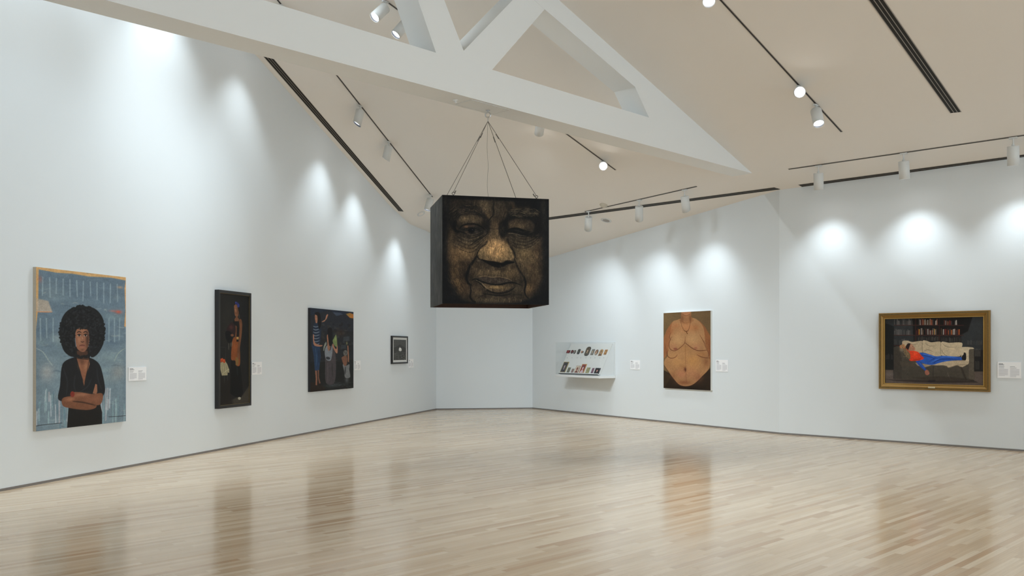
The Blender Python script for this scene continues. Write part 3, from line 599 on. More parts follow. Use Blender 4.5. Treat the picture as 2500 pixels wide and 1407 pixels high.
def art_torso():
    A = Art(240, 390, [(122, 153), (822, 113), (827, 1307), (122, 1272)], (130, 108, 78))
    L = A.line; B = A.blob
    B(200, 200, 120, 160, (140, 118, 88), .7); B(760, 220, 90, 160, (124, 102, 74), .7)
    A.poly([(120, 1000), (300, 1100), (600, 1150), (830, 960), (830, 1320), (120, 1300)], (64, 47, 31), 1, 14)
    A.poly([(120, 1010), (240, 1090), (180, 1200), (122, 1275)], (84, 66, 44), .7, 14); B(480, 1270, 220, 40, (44, 31, 20), .8); L([(690, 1140), (780, 1290)], (50, 36, 24), 8, .5, 6)
    S = (180, 142, 104)
    # arms
    A.poly([(125, 520), (170, 400), (250, 290), (330, 250), (380, 400), (300, 560), (210, 700), (150, 810), (122, 830)], (166, 118, 82), 1, 5)
    A.poly([(560, 240), (660, 270), (740, 360), (824, 500), (828, 900), (780, 820), (760, 680), (690, 520), (600, 400)], (158, 112, 76), 1, 5)
    # torso mass
    A.poly([(250, 300), (330, 255), (385, 235), (540, 220), (640, 265), (720, 380), (745, 600), (790, 760), (815, 880), (795, 990), (700, 1090), (600, 1190), (520, 1235), (430, 1242), (350, 1215), (270, 1130), (190, 1020), (135, 930), (140, 850), (180, 800), (190, 720), (215, 560)], S, 1, 6, True)
    # neck, chin
    A.poly([(385, 132), (532, 130), (535, 210), (580, 260), (480, 330), (400, 320), (350, 260), (382, 230)], (170, 128, 92), 1, 8)
    A.poly([(400, 134), (520, 132), (505, 170), (460, 188), (415, 172)], (184, 138, 104), 1, 6, True); L([(405, 170), (455, 192), (510, 170)], (120, 82, 56), 8, .7, 6)
    B(400, 230, 26, 60, (132, 94, 64), .6); B(520, 230, 20, 60, (128, 90, 60), .6); L([(385, 265), (440, 300), (500, 290)], (130, 92, 62), 8, .6, 6)
    for b in [(480, 370, 130, 60, (190, 138, 98), .7), (300, 340, 60, 40, (184, 130, 92), .6), (240, 420, 40, 60, (178, 122, 84), .6), (600, 370, 50, 50, (172, 120, 82), .6),
              (330, 560, 90, 90, (200, 164, 124), .8), (560, 540, 100, 90, (198, 162, 122), .8), (620, 650, 80, 50, (186, 142, 110), .7), (270, 650, 60, 50, (186, 140, 108), .7),
              (250, 770, 60, 40, (192, 152, 110), .8), (700, 760, 80, 40, (166, 124, 86), .8), (450, 680, 100, 60, (184, 142, 98), .7),
              (330, 870, 110, 90, (200, 158, 112), .8), (560, 860, 120, 100, (198, 154, 104), .8), (760, 880, 50, 80, (156, 112, 80), .7), (180, 900, 40, 80, (186, 146, 106), .7),
              (390, 1060, 90, 70, (186, 134, 106), .7), (560, 1060, 100, 80, (190, 142, 108), .7), (430, 1190, 110, 36, (150, 104, 74), .8), (640, 1110, 60, 60, (156, 112, 86), .7), (270, 1080, 40, 60, (160, 116, 84), .6), (400, 950, 50, 30, (166, 124, 86), .6)]:
        B(*b[:5], b[5])
    F = (116, 72, 50)
    L([(250, 500), (220, 560), (205, 630), (225, 690), (280, 714), (340, 690), (400, 640), (440, 590), (445, 500)], F, 9, .8, 7)
    L([(440, 590), (490, 630), (560, 680), (640, 710), (720, 706), (770, 700)], F, 10, .85, 7); L([(720, 560), (745, 640), (770, 700)], F, 9, .6, 8)
    L([(235, 440), (215, 500), (230, 560)], F, 8, .6, 6); L([(660, 470), (710, 560), (730, 600)], F, 8, .6, 7)
    L([(195, 700), (176, 750), (190, 800), (240, 825), (300, 808), (330, 770)], F, 9, .85, 6)
    L([(620, 770), (680, 800), (740, 815), (825, 820)], F, 9, .85, 6); L([(770, 700), (795, 760), (785, 810)], F, 7, .7, 6)
    L([(140, 600), (160, 700), (175, 790)], (130, 84, 56), 10, .5, 9); L([(800, 540), (805, 640), (815, 780)], (124, 78, 54), 12, .5, 9)
    L([(130, 930), (190, 1020), (270, 1135), (350, 1222), (430, 1248), (530, 1238), (620, 1185), (720, 1085), (800, 990)], (80, 50, 32), 12, .7, 9)
    L([(448, 620), (450, 760), (455, 960)], (156, 114, 80), 12, .5, 9); L([(455, 1040), (458, 1100), (470, 1190)], (156, 106, 84), 12, .5, 9)
    B(445, 990, 18, 34, (110, 66, 48), .85); A.ell(452, 1000, 5, 26, (76, 42, 32), .8, 6)
    A.ell(300, 685, 30, 17, (146, 92, 76), .7, 12); A.ell(602, 672, 24, 13, (160, 108, 88), .7, 10)
    # necklace
    L([(372, 250), (390, 330), (425, 405), (455, 425), (490, 410), (515, 330), (530, 240)], (96, 60, 30), 5, .9, 2); L([(425, 410), (460, 425), (490, 412)], (110, 66, 30), 10, .9, 3); L([(460, 420), (470, 445), (482, 465)], (116, 74, 34), 11, .9, 4)
    A.hairs(560, 960, 180, 180, 160, 40, 105, [(212, 176, 132), (158, 118, 84)], 3, .25, 12); A.hairs(330, 960, 140, 160, 100, 40, 80, [(208, 170, 126), (160, 120, 84)], 3, .22, 12)
    A.noise(3, 3, .04); A.noise(26, 20, .03); A.a = np.clip(1.06 * A.a ** 1.35, 0, 1)
    return A.a

def art_sofa():
    A = Art(400, 280, [(218, 222), (1730, 185), (1730, 1250), (218, 1220)], (26, 24, 24))
    L = A.line; B = A.blob; rr = A.rng
    # bookcase
    A.poly([(218, 200), (640, 200), (660, 620), (218, 640)], (40, 42, 44), 1, 10); A.poly([(640, 190), (1560, 190), (1480, 420), (1360, 470), (660, 470)], (12, 9, 9), 1, 14)
    A.poly([(1560, 185), (1730, 185), (1730, 700), (1380, 700), (1390, 470), (1490, 410)], (44, 46, 48), 1, 10); A.poly([(218, 290), (360, 340), (350, 1010), (218, 1010)], (16, 17, 18), 1, 14)
    def row(x0, x1, yb, h, cols, al):
        x = x0
        while x < x1:
            w = rr.uniform(10, 22); hh = h * rr.uniform(.65, 1.0); t = rr.uniform(-3, 3)
            if rr.rand() > .2: A.poly([(x, yb), (x+w*.8, yb), (x+w*.8+t, yb-hh), (x+t, yb-hh)], cols[rr.randint(len(cols))], al, 3)
            x += w
    DC = [(150, 140, 132), (160, 90, 66), (120, 40, 32), (176, 168, 160), (84, 40, 34), (60, 56, 58), (96, 70, 50)]
    GC = [(96, 90, 88), (120, 112, 108), (70, 64, 64), (80, 70, 66), (58, 56, 58)]
    row(360, 640, 318, 95, GC, .7); row(720, 1020, 318, 95, DC, .85); row(1120, 1340, 318, 80, DC, .85)
    row(360, 640, 472, 95, GC, .6); row(700, 1010, 468, 100, DC + [(196, 140, 40)], .85); row(1080, 1350, 468, 100, DC + [(196, 96, 40)], .85)
    row(360, 600, 620, 90, GC, .5); row(720, 1060, 560, 70, GC, .4); row(1080, 1380, 580, 80, GC, .4); row(1460, 1700, 620, 70, GC, .35); row(1590, 1700, 800, 120, [(110, 104, 98), (80, 74, 70)], .6); row(1600, 1700, 1000, 140, [(70, 66, 62), (50, 46, 44)], .5); row(230, 330, 850, 90, [(60, 58, 58)], .5)
    for y, a0, a1 in ((322, 360, 1420), (476, 360, 1420), (636, 360, 480)): L([(a0, y), (a1, y + 2)], (66, 30, 24), 9, .9, 3, False)
    for x in (690, 1052): L([(x, 190), (x, 590)], (52, 22, 18), 14, .85, 4, False)
    # floor
    A.poly([(218, 1012), (350, 1015), (350, 1150), (1580, 1180), (1580, 1030), (1730, 1030), (1730, 1260), (218, 1240)], (86, 74, 68), 1, 8); B(300, 1080, 70, 30, (110, 98, 92), .6)
    A.poly([(230, 1160), (700, 1165), (1600, 1180), (1640, 1200), (1000, 1210), (400, 1185)], (36, 30, 28), .8, 14)
    # sofa body
    A.poly([(355, 665), (400, 648), (480, 650), (1500, 680), (1575, 680), (1580, 1160), (1480, 1175), (360, 1150)], (70, 64, 56), 1, 6)
    A.poly([(355, 665), (440, 660), (480, 860), (480, 1150), (358, 1150)], (58, 52, 46), 1, 10); A.poly([(1485, 690), (1578, 680), (1580, 1165), (1500, 1150), (1500, 900)], (84, 76, 66), 1, 6); B(700, 1080, 330, 80, (60, 55, 48), .7); B(1250, 1080, 200, 80, (64, 58, 50), .6)
    C = (176, 158, 132)
    A.poly([(490, 570), (560, 560), (640, 580), (740, 566), (800, 580), (800, 740), (600, 720), (500, 640)], C, 1, 5, True)
    A.poly([(795, 568), (860, 562), (930, 585), (1065, 575), (1078, 650), (1075, 800), (940, 790), (830, 750), (795, 720)], (184, 166, 138), 1, 5, True)
    A.poly([(1080, 585), (1200, 592), (1392, 590), (1390, 680), (1375, 790), (1250, 802), (1080, 780)], (188, 170, 142), 1, 5, True)
    for p in ([(800, 580), (790, 650), (800, 740)], [(1076, 580), (1070, 680), (1076, 790)], [(1085, 700), (1120, 760), (1180, 800)], [(820, 720), (880, 700), (960, 730)], [(1100, 600), (1160, 650), (1280, 660)], [(840, 600), (900, 640), (990, 640)], [(560, 590), (640, 620), (720, 610)]): L(p, (104, 90, 74), 8, .65, 7)
    A.poly([(1385, 670), (1420, 655), (1540, 660), (1580, 680), (1520, 690), (1500, 720), (1500, 900), (1455, 920), (1450, 860), (1400, 850), (1385, 760)], (190, 174, 148), 1, 5, True)
    A.poly([(940, 930), (1060, 880), (1200, 870), (1450, 862), (1500, 900), (1400, 965), (1320, 940), (1200, 975), (1150, 945), (1000, 940)], C, 1, 6, True)
    A.poly([(680, 900), (950, 930), (900, 950), (830, 972), (720, 945)], (150, 132, 108), 1, 6); A.poly([(450, 880), (690, 900), (700, 960), (470, 960)], (74, 66, 56), .8, 12)
    L([(1000, 945), (1120, 940), (1180, 975), (1330, 935), (1480, 925)], (90, 78, 64), 7, .7, 6); B(480, 700, 40, 30, (150, 134, 110), .6)
    # recliner: blue clothes, red cape
    U = (40, 84, 170)
    A.poly([(740, 755), (820, 748), (900, 770), (1000, 800), (1100, 792), (1250, 800), (1395, 815), (1400, 855), (1280, 862), (1140, 880), (1040, 905), (960, 930), (860, 925), (760, 890), (720, 850)], U, 1, 5, True)
    for p in ([(780, 780), (880, 800), (980, 830)], [(900, 880), (980, 830), (1100, 810)], [(960, 910), (1060, 850), (1250, 830)], [(1100, 850), (1250, 845), (1380, 840)]): L(p, (22, 46, 110), 10, .7, 8)
    for p in ([(800, 765), (900, 785), (970, 808)], [(1000, 820), (1150, 805), (1300, 815)], [(920, 900), (990, 860), (1060, 836)]): L(p, (84, 136, 222), 9, .7, 7)
    A.poly([(690, 870), (745, 865), (800, 930), (862, 1010), (845, 1032), (780, 980), (720, 920)], (36, 74, 158), 1, 4); L([(740, 890), (830, 990)], (74, 122, 206), 8, .6, 6)
    A.poly([(845, 1012), (880, 1015), (902, 1060), (880, 1090), (845, 1085), (832, 1045)], (150, 96, 78), 1, 4, True)
    A.poly([(600, 715), (690, 722), (740, 745), (790, 800), (818, 835), (760, 862), (680, 872), (600, 868), (592, 800)], (208, 56, 26), 1, 5, True); B(680, 760, 50, 30, (236, 84, 44), .7); L([(640, 860), (720, 850), (800, 820)], (140, 30, 16), 9, .6, 7)
    A.poly([(500, 660), (540, 670), (590, 720), (610, 800), (600, 850), (540, 790), (505, 720)], (108, 88, 64), 1, 5, True); L([(545, 670), (590, 740)], (196, 60, 34), 12, .9, 5); A.hairs(550, 750, 50, 80, 60, 24, 60, [(176, 158, 120), (50, 38, 30)], 5, .6, 40)
    A.ell(495, 650, 45, 32, (150, 122, 88), 1, 6); A.hairs(490, 650, 44, 36, 50, 22, 20, [(196, 150, 90), (60, 44, 34), (190, 70, 44)], 5, .7, 60)
    A.poly([(570, 612), (620, 608), (655, 640), (686, 690), (670, 712), (620, 718), (575, 705), (555, 660)], (164, 116, 92), 1, 5, True); B(630, 640, 22, 20, (200, 152, 124), .7)
    A.poly([(545, 640), (570, 606), (610, 604), (600, 640), (580, 700), (560, 690), (540, 665)], (36, 25, 22), 1, 5, True); L([(635, 648), (655, 656)], (50, 30, 26), 6, .9, 3); L([(640, 690), (672, 688)], (110, 62, 54), 6, .8, 3)
    A.poly([(880, 752), (930, 762), (935, 775), (890, 770)], (190, 150, 126), 1, 3)
    A.poly([(1395, 800), (1420, 770), (1425, 742), (1452, 748), (1460, 790), (1455, 855), (1400, 850)], (26, 24, 26), 1, 4, True)
    # objects in front
    L([(960, 935), (955, 1160)], (36, 32, 30), 8, .8, 4); A.poly([(900, 1165), (985, 1162), (1000, 1185), (920, 1205), (870, 1190)], (32, 28, 32), 1, 5); L([(1380, 960), (1420, 1060), (1460, 1160)], (40, 32, 26), 26, .6, 16); L([(1170, 1040), (1225, 1175)], (110, 104, 96), 5, .7, 3)
    A.poly([(640, 1130), (1100, 1105), (1560, 1150), (1590, 1175), (900, 1172)], (48, 40, 34), .6, 20)
    A.noise(2, 2, .08); A.noise(10, 8, .06)
    return A.a

def art_side_grain(seed=0):
    A = Art(70, 240, [(0, 0), (70, 0), (70, 240), (0, 240)], (50, 49, 47)); A.rng = np.random.RandomState(11 + seed)
    for i in range(170):
        x, y = A.rng.uniform(0, 70), A.rng.uniform(-20, 240)
        A.line([(x, y), (x + A.rng.uniform(-2, 2), y + A.rng.uniform(20, 70))], [(76, 74, 70), (30, 30, 30), (62, 58, 52), (40, 40, 42)][i % 4], A.rng.uniform(1, 3), .5, 1)
    A.noise(2, 10, .2); A.noise(14, 30, .15)
    return A.a

def art_caption(seed):
    # two columns of small print
    A = Art(90, 60, [(0, 0), (90, 0), (90, 60), (0, 60)], (236, 236, 238)); r = np.random.RandomState(seed)
    def bar(x0, x1, y, c, w): A.line([(x0, y), (x1, y)], c, w, 1, .8, False, False)
    bar(6, 17 + r.randint(6), 7, (80, 80, 84), 2.4); bar(6, 24 + r.randint(8), 11, (110, 110, 114), 2)
    for x0 in (6, 49):
        bar(x0, x0 + 14 + r.randint(8), 17, (140, 140, 144), 1.5); bar(x0, x0 + 16 + r.randint(8), 22, (150, 150, 154), 1.5)
        for k in range(9 if x0 == 6 else 10): bar(x0, x0 + (34 if k < 8 else 22), 27 + k*3, (186, 186, 190), 1.4)
    return A.a

def art_mini(kind, seed=0):
    A = Art(28, 40, [(0, 0), (28, 0), (28, 40), (0, 40)], kind['bg']); r = np.random.RandomState(seed)
    if kind.get('pattern'):
        for i in range(60): A.ell(r.uniform(0, 28), r.uniform(0, 40), 1.6, 1.6, [(30, 30, 26), (214, 206, 170), (120, 130, 60)][i % 3], .9, 1)
        return A.a
    c = kind.get('face', (176, 130, 110)); h = kind.get('hair', (30, 24, 24))
    A.ell(14, 40, 11, 13, kind.get('cloth', (60, 56, 60)), 1, 1.5); A.ell(14, 16, 7.5, 10, h, 1, 1.5); A.ell(14, 18, 4.6, 7, c, 1, 1.5); A.poly([(12, 23), (16, 23), (17, 30), (11, 30)], c, 1, 1)
    A.line([(12, 17), (13, 17)], (50, 30, 30), 1.2, .8, .8); A.line([(15, 17), (16, 17)], (50, 30, 30), 1.2, .8, .8); A.line([(13, 22), (15, 22)], (140, 70, 66), 1, .8, .8)
    A.noise(3, 3, .2)
    return A.a
# ------------------------------------------------------------ room shell
def poly_prism(name, pts, z0, z1, m):
    bm = bmesh.new(); a = [bm.verts.new((p[0], p[1], z0)) for p in pts]; b = [bm.verts.new((p[0], p[1], z1)) for p in pts]
    n = len(pts); bm.faces.new(a[::-1]); bm.faces.new(b)
    for i in range(n): bm.faces.new((a[i], a[(i+1) % n], b[(i+1) % n], b[i]))
    bmesh.ops.recalc_face_normals(bm, faces=bm.faces[:])
    return from_bm(name, bm, m)
back_l = P_l_start; back_r = P_r_end
outer = [P_l_start - LN*.3, P_far_l - LN*.3 + Vector((0, .3, 0)), P_far_r + Vector((.3, .5, 0)), P_cor + Vector((.4, .3, 0)), P_r_end + Vector((.3, .3, 0)), P_r_end + Vector((-9, -13, 0)), Vector((1.5, -9.8, 0)), P_l_start + Vector((-.3, -.5, 0))]
struct(poly_prism('floor', outer, -.2, 0, M['floor']))
def wall(name, a, b, th=.25):
    a, b = Vector(a), Vector(b); d = (b - a); n = max(2, int(d.length / .4)); u = d.normalized(); nrm = Vector((u.y, -u.x, 0))
    bm = bmesh.new(); cols = []
    for i in range(n+1):
        p = a + d * (i/n); z = ceil_z(p.x, p.y) + .06; q = p - nrm * th
        cols.append([bm.verts.new(p), bm.verts.new((p.x, p.y, z)), bm.verts.new((q.x, q.y, z)), bm.verts.new(q)])
    for i in range(n):
        for k in range(4): bm.faces.new((cols[i][k], cols[i+1][k], cols[i+1][(k+1) % 4], cols[i][(k+1) % 4]))
    bm.faces.new(cols[0]); bm.faces.new(cols[-1][::-1]); bmesh.ops.recalc_face_normals(bm, faces=bm.faces[:])
    return struct(from_bm(name, bm, M['wall']))
wall('wall_left', P_l_start, P_far_l); wall('wall_far', P_far_l, P_far_r); wall('wall_right', P_far_r, P_cor); wall('wall_right_near', P_cor, P_r_end); wall('wall_fill_block', Vector((1.5, -9.5, 0)), P_l_start)  # the unseen back wall is added to cut the fill light
def base(name, a, b):
    u = (b - a).normalized(); n = Vector((u.y, -u.x, 0)); L = (b - a).length
    struct(bx(name, (0, L, 0, .006, 0, .028), M['base'], mtx=frame_mtx(a, u, n, Vector((0, 0, 1)))))
base('baseboard_left', P_l_start, P_far_l); base('baseboard_far', P_far_l, P_far_r); base('baseboard_right', P_far_r, P_cor); base('baseboard_right_near', P_cor, P_r_end)
# ceiling: one sloping sheet with a ridge and a dropped cove along the left wall
def make_ceiling():
    us = np.arange(-8, 31.01, .25); vs = np.concatenate([[-.2, 0], np.arange(.1, .8, .1), np.arange(1.0, 26.1, .5)])
    bm = bmesh.new(); G = []
    for u in us:
        row = []
        for v in vs:
            p = P_l_start + LD*float(u) + LN*float(v)
            row.append(bm.verts.new((p.x, p.y, ceil_z(p.x, p.y))))
        G.append(row)
    for i in range(len(us)-1):
        for j in range(len(vs)-1): bm.faces.new((G[i][j], G[i+1][j], G[i+1][j+1], G[i][j+1]))
    bm.normal_update()
    o = from_bm('ceiling', bm, M['ceil'], smooth=True); struct(o)
    sd = o.modifiers.new('thickness', 'SOLIDIFY'); sd.thickness = .12; sd.offset = -1 if o.data.polygons[0].normal.z < 0 else 1
    return o
ceil = make_ceiling()
_bm = bmesh.new(); _bm.from_mesh(ceil.data); BV = BVHTree.FromBMesh(_bm); _bm.free()
EYEV = Vector((0, 0, EYE))
def hit(px, py):
    p, n, i, d = BV.ray_cast(EYEV, ray(px, py).normalized())
    if n.z > 0: n = -n
    return p, n
def above(x, y):
    p, n, i, d = BV.ray_cast(Vector((x, y, 0)), Vector((0, 0, 1)))
    if n.z > 0: n = -n
    return p, n

# ------------------------------------------------------------ roof truss
TQ = 11.97; TB = Vector((-1, 1, 0)).normalized(); TU = Vector((1, 1, 0)).normalized(); TO = Vector((-TQ/2, TQ/2, 0))
def fp(px, py):
    r = ray(px, py); Y = TQ / (1 - r.x); return ((r.x*Y + Y) / math.sqrt(2), EYE + r.z*Y)
def zc(t): 
    p = TO + TU*t; return PA*p.x + PB*p.y + PC - (2*.3263*(RIDGE-t) if t < RIDGE else 0)
CB = 4.76; CT = .5*(fp(1202, 170)[1] + fp(900, 79)[1]); TD = .41
truss = thing('roof_truss', 'white boxed roof truss crossing the gallery under the sloping ceiling', 'beam', TO + TU*7 + Vector((0, 0, CB)))
def member(name, pts, rec, depth=TD):
    bm = bmesh.new(); a = [bm.verts.new(TO + TU*t + TB*rec + Vector((0, 0, z)) - truss.location) for t, z in pts]
    b = [bm.verts.new(TO + TU*t + TB*(depth-rec) + Vector((0, 0, z)) - truss.location) for t, z in pts]
    n = len(pts); bm.faces.new(a); bm.faces.new(b[::-1])
    for i in range(n): bm.faces.new((a[i], b[i], b[(i+1) % n], a[(i+1) % n]))
    bmesh.ops.recalc_face_normals(bm, faces=bm.faces[:]); return from_bm(name, bm, M['beam'], truss)
wl = P_l_start
tl = min(t for t in np.arange(-4, 8, .02) if (TO + TU*t - P_l0).dot(LN) > .0)
te = [t for t in np.arange(8, 20, .02) if zc(t) > CB][-1]; te2 = [t for t in np.arange(8, 20, .02) if zc(t) > CT][-1]
member('bottom_chord', [(tl, CB), (te+.1, CB), (te+.1, zc(te+.1)+.03), (te2, CT+.03), (te2-.05, CT), (tl, CT)], 0)
A_, B_ = fp(1550.5, 212), fp(1586.5, 287); K = .30
ti = fp(1330, 22)[0]
member('top_chord', [(RIDGE, zc(RIDGE)-K-.05), (A_[0], A_[1]), (B_[0], CT-.02), (te2+.02, CT-.02), (te2+.02, zc(te2)+.04), (RIDGE, zc(RIDGE)+.04)], .0015)
member('top_chord', [(RIDGE, zc(RIDGE)-K-.05), (RIDGE, zc(RIDGE)+.04), (tl, zc(tl)+.04), (tl, zc(tl)-K)], .0015)
def ext(p, q, zt):
    k = (zt - p[1]) / (q[1]-p[1]); return (p[0] + (q[0]-p[0])*k, zt)
a, b, c, d = fp(1065, 129), fp(1021, 0), fp(1132.5, 124), fp(1085, 0)
zt = 6.6
member('web_member', [ext(a, b, CT-.03), ext(c, d, CT-.03), ext(c, d, zt), ext(a, b, zt)], .003)
a, b, c, d = fp(1132.5, 124), fp(1252, 0), fp(1202, 170), fp(1330, 23)
member('web_member', [ext(a, b, CT-.03), ext(c, d, CT-.03), ext(c, d, 6.40), ext(a, b, 6.72)], .0045)

# ------------------------------------------------------------ slots and tracks in the ceiling
def quad_prism(bm, c4, n, o0, o1):
    lo = [bm.verts.new(p + n*o0) for p in c4]; hi = [bm.verts.new(p + n*o1) for p in c4]
    bm.faces.new(lo); bm.faces.new(hi[::-1])
    for i in range(4): bm.faces.new((lo[i], hi[i], hi[(i+1) % 4], lo[(i+1) % 4]))
def lerp(a, b, k): return a + (b-a)*k
def grille_rows(name, label, cat, rows, slots=3, group=None, bar=.22):
    # rows: (left point, right point, normal) down the length of the fitting
    o = sum((r[0] + r[1] for r in rows), Vector()) / (2*len(rows)); t = thing(name, label, cat, o, group)
    tot = slots + (slots+1)*bar; pos = 0; bars = []; sl = []
    for i in range(slots+1):
        bars.append((pos/tot, (pos+bar)/tot)); pos += bar
        if i < slots: sl.append((pos/tot, (pos+1)/tot)); pos += 1
    def strip(bm, p, q, o0, o1):
        sec = []
        for l, r, n in rows:
            a, b = lerp(l, r, p) - o, lerp(l, r, q) - o
            sec.append([bm.verts.new(a + n*o0), bm.verts.new(b + n*o0), bm.verts.new(b + n*o1), bm.verts.new(a + n*o1)])
        for i in range(len(sec)-1):
            for k in range(4): bm.faces.new((sec[i][k], sec[i][(k+1) % 4], sec[i+1][(k+1) % 4], sec[i+1][k]))
        bm.faces.new(sec[0]); bm.faces.new(sec[-1][::-1])
    bm = bmesh.new()
    for p, q in bars: strip(bm, p, q, -.02, .006)
    bmesh.ops.recalc_face_normals(bm, faces=bm.faces[:]); from_bm('frame', bm, M['grille'], t)
    for p, q in sl:
        bm = bmesh.new(); strip(bm, p, q, -.01, .003); bmesh.ops.recalc_face_normals(bm, faces=bm.faces[:]); from_bm('slot', bm, M['dark'], t)
    return t
def lerp(a, b, k): return a + (b-a)*k
def extend(rows, e0, e1):
    if e0: l, r, n = rows[0]; l2, r2, _ = rows[1]; rows.insert(0, (l - (l2-l).normalized()*e0, r - (r2-r).normalized()*e0, n))
    if e1: l, r, n = rows[-1]; l2, r2, _ = rows[-2]; rows.append((l + (l-l2).normalized()*e1, r + (r-r2).normalized()*e1, n))
    return rows
def grille_px(name, label, p, slots, e0=0, e1=0, seg=1, **k):
    rows = []
    for i in range(seg+1):
        (a, n1), (b, n2) = hit(*[lerp(p[0][j], p[2][j], i/seg) for j in (0, 1)]), hit(*[lerp(p[1][j], p[3][j], i/seg) for j in (0, 1)])
        rows.append((a, b, (n1+n2).normalized()))
    return grille_rows(name, label, 'vent', extend(rows, e0, e1), slots, **k)
grille_px('linear_vent', 'long dark three slot air vent running down the ceiling edge above the left wall', [(643, 138), (663.5, 138), (973, 515.5), (985.6, 516.5)], 3, e0=2.5, seg=48)
grille_px('linear_vent', 'wide dark three slot air vent in the ceiling at the upper right', [(2120.7, 0), (2159.3, 0), (2320, 276), (2347.5, 273)], 3, e0=1.2)
grille_px('linear_vent', 'thin dark ceiling vent slot right of the hanging cube, above the nude painting', [(1340, 530.5), (1342, 536.5), (1889, 457.5), (1905, 462)], 2, e0=.7, bar=.12)
grille_px('linear_vent', 'thin dark vent slot atop the right wall, above the gold framed picture', [(1949, 451), (1958, 456), (2500, 377), (2500, 384)], 2, e1=5, bar=.12)
def track(name, label, p0, p1, e0=0, e1=0, w=.034):
    (a, n), (b, n2) = hit(*p0), hit(*p1); n = (n+n2).normalized(); u = (b-a).normalized(); s = n.cross(u).normalized()*w*.5
    return grille_rows(name, label, 'lighting track', extend([(a-s, a+s, n), (b-s, b+s, n)], e0, e1), 1, bar=.3)
track('lighting_track', 'thin dark recessed lighting track beside the vent on the left side', (822, 183), (1056, 481), e0=10.5)
track('lighting_track', 'dark recessed lighting track passing behind the truss to the right of the cube cables', (940, 0), (1503, 415), e0=.8)
track('lighting_track', 'dark recessed lighting track running down the bare slope at the upper right', (1760, 0), (2055, 322), e0=3.4)
track('lighting_track', 'thin level lighting track above the wall with the gold framed picture', (1925, 413), (2500, 330), e1=5)
track('lighting_track', 'short level lighting track above the display case', (1428, 517), (1701, 455))

# ------------------------------------------------------------ track spotlights
def mesh_of(fn, smooth=True):
    bm = bmesh.new(); fn(bm); bm.normal_update(); bmesh.ops.recalc_face_normals(bm, faces=bm.faces[:]); me = bpy.data.meshes.new('lamp'); bm.to_mesh(me); bm.free()
    if smooth:
        for p in me.polygons: p.use_smooth = abs(p.normal.z) < .9
    return me
R_, H_ = .082, .285
def body_fn(sl):
    def f(bm):
        cut = (lambda v, z: sl * v.x if z < -.15 else 0) if sl else None
        r = revolve(bm, [(R_*.9, 0), (R_, -.008), (R_, -.14), (R_, -H_), (R_*.93, -H_), (R_*.93, -H_+.03), (R_*.93, -.16)], 36, slant=cut)
        bm.faces.new(r[0]); bm.faces.new(r[-1])
    return f
ME_BODY = mesh_of(body_fn(0)); ME_CUT = mesh_of(body_fn(.42))
for me in (ME_BODY, ME_CUT): me.materials.append(M['lampw'])
def baf(sl):
    def f(bm):
        cut = (lambda v, z: sl * v.x) if sl else None
        revolve(bm, [(R_*.925, -H_+.004), (R_*.80, -H_+.02), (R_*.78, -H_+.05), (R_*.925, -H_+.05), (R_*.925, -H_+.004)], 36, slant=cut)
    return f
ME_BAF = mesh_of(baf(0)); ME_BAFC = mesh_of(baf(.42)); ME_BAF.materials.append(M['rim']); ME_BAFC.materials.append(M['rim'])
def lens(bm):
    r = revolve(bm, [(R_*.78, -H_+.035), (R_*.5, -H_+.03), (R_*.1, -H_+.028)], 32); bm.faces.new(r[-1])
ME_LENS = mesh_of(lens); ME_LENS.materials.append(M['lens'])
def lens_c(bm):
    r = revolve(bm, [(R_*.78, -H_+.075), (R_*.5, -H_+.07), (R_*.1, -H_+.07)], 32); bm.faces.new(r[-1])
ME_LENSC = mesh_of(lens_c); ME_LENSC.materials.append(M['lens'])
def ad(bm): add_box(bm, -.055, .055, -.019, .019, -.022, .0)
ME_AD = mesh_of(ad, False); ME_AD.materials.append(M['lampw'])
STEMS = {}
def stem_mesh(L):
    k = round(L, 2)
    if k not in STEMS:
        def f(bm):
            revolve(bm, [(.011, -.0225), (.011, -k+.01)], 12)
            revolve(bm, [(.001, -k+.03), (.02, -k+.025), (.02, -k-.004), (.001, -k-.004)], 16)
        STEMS[k] = mesh_of(f); STEMS[k].materials.append(M['lampw'])
    return STEMS[k], k
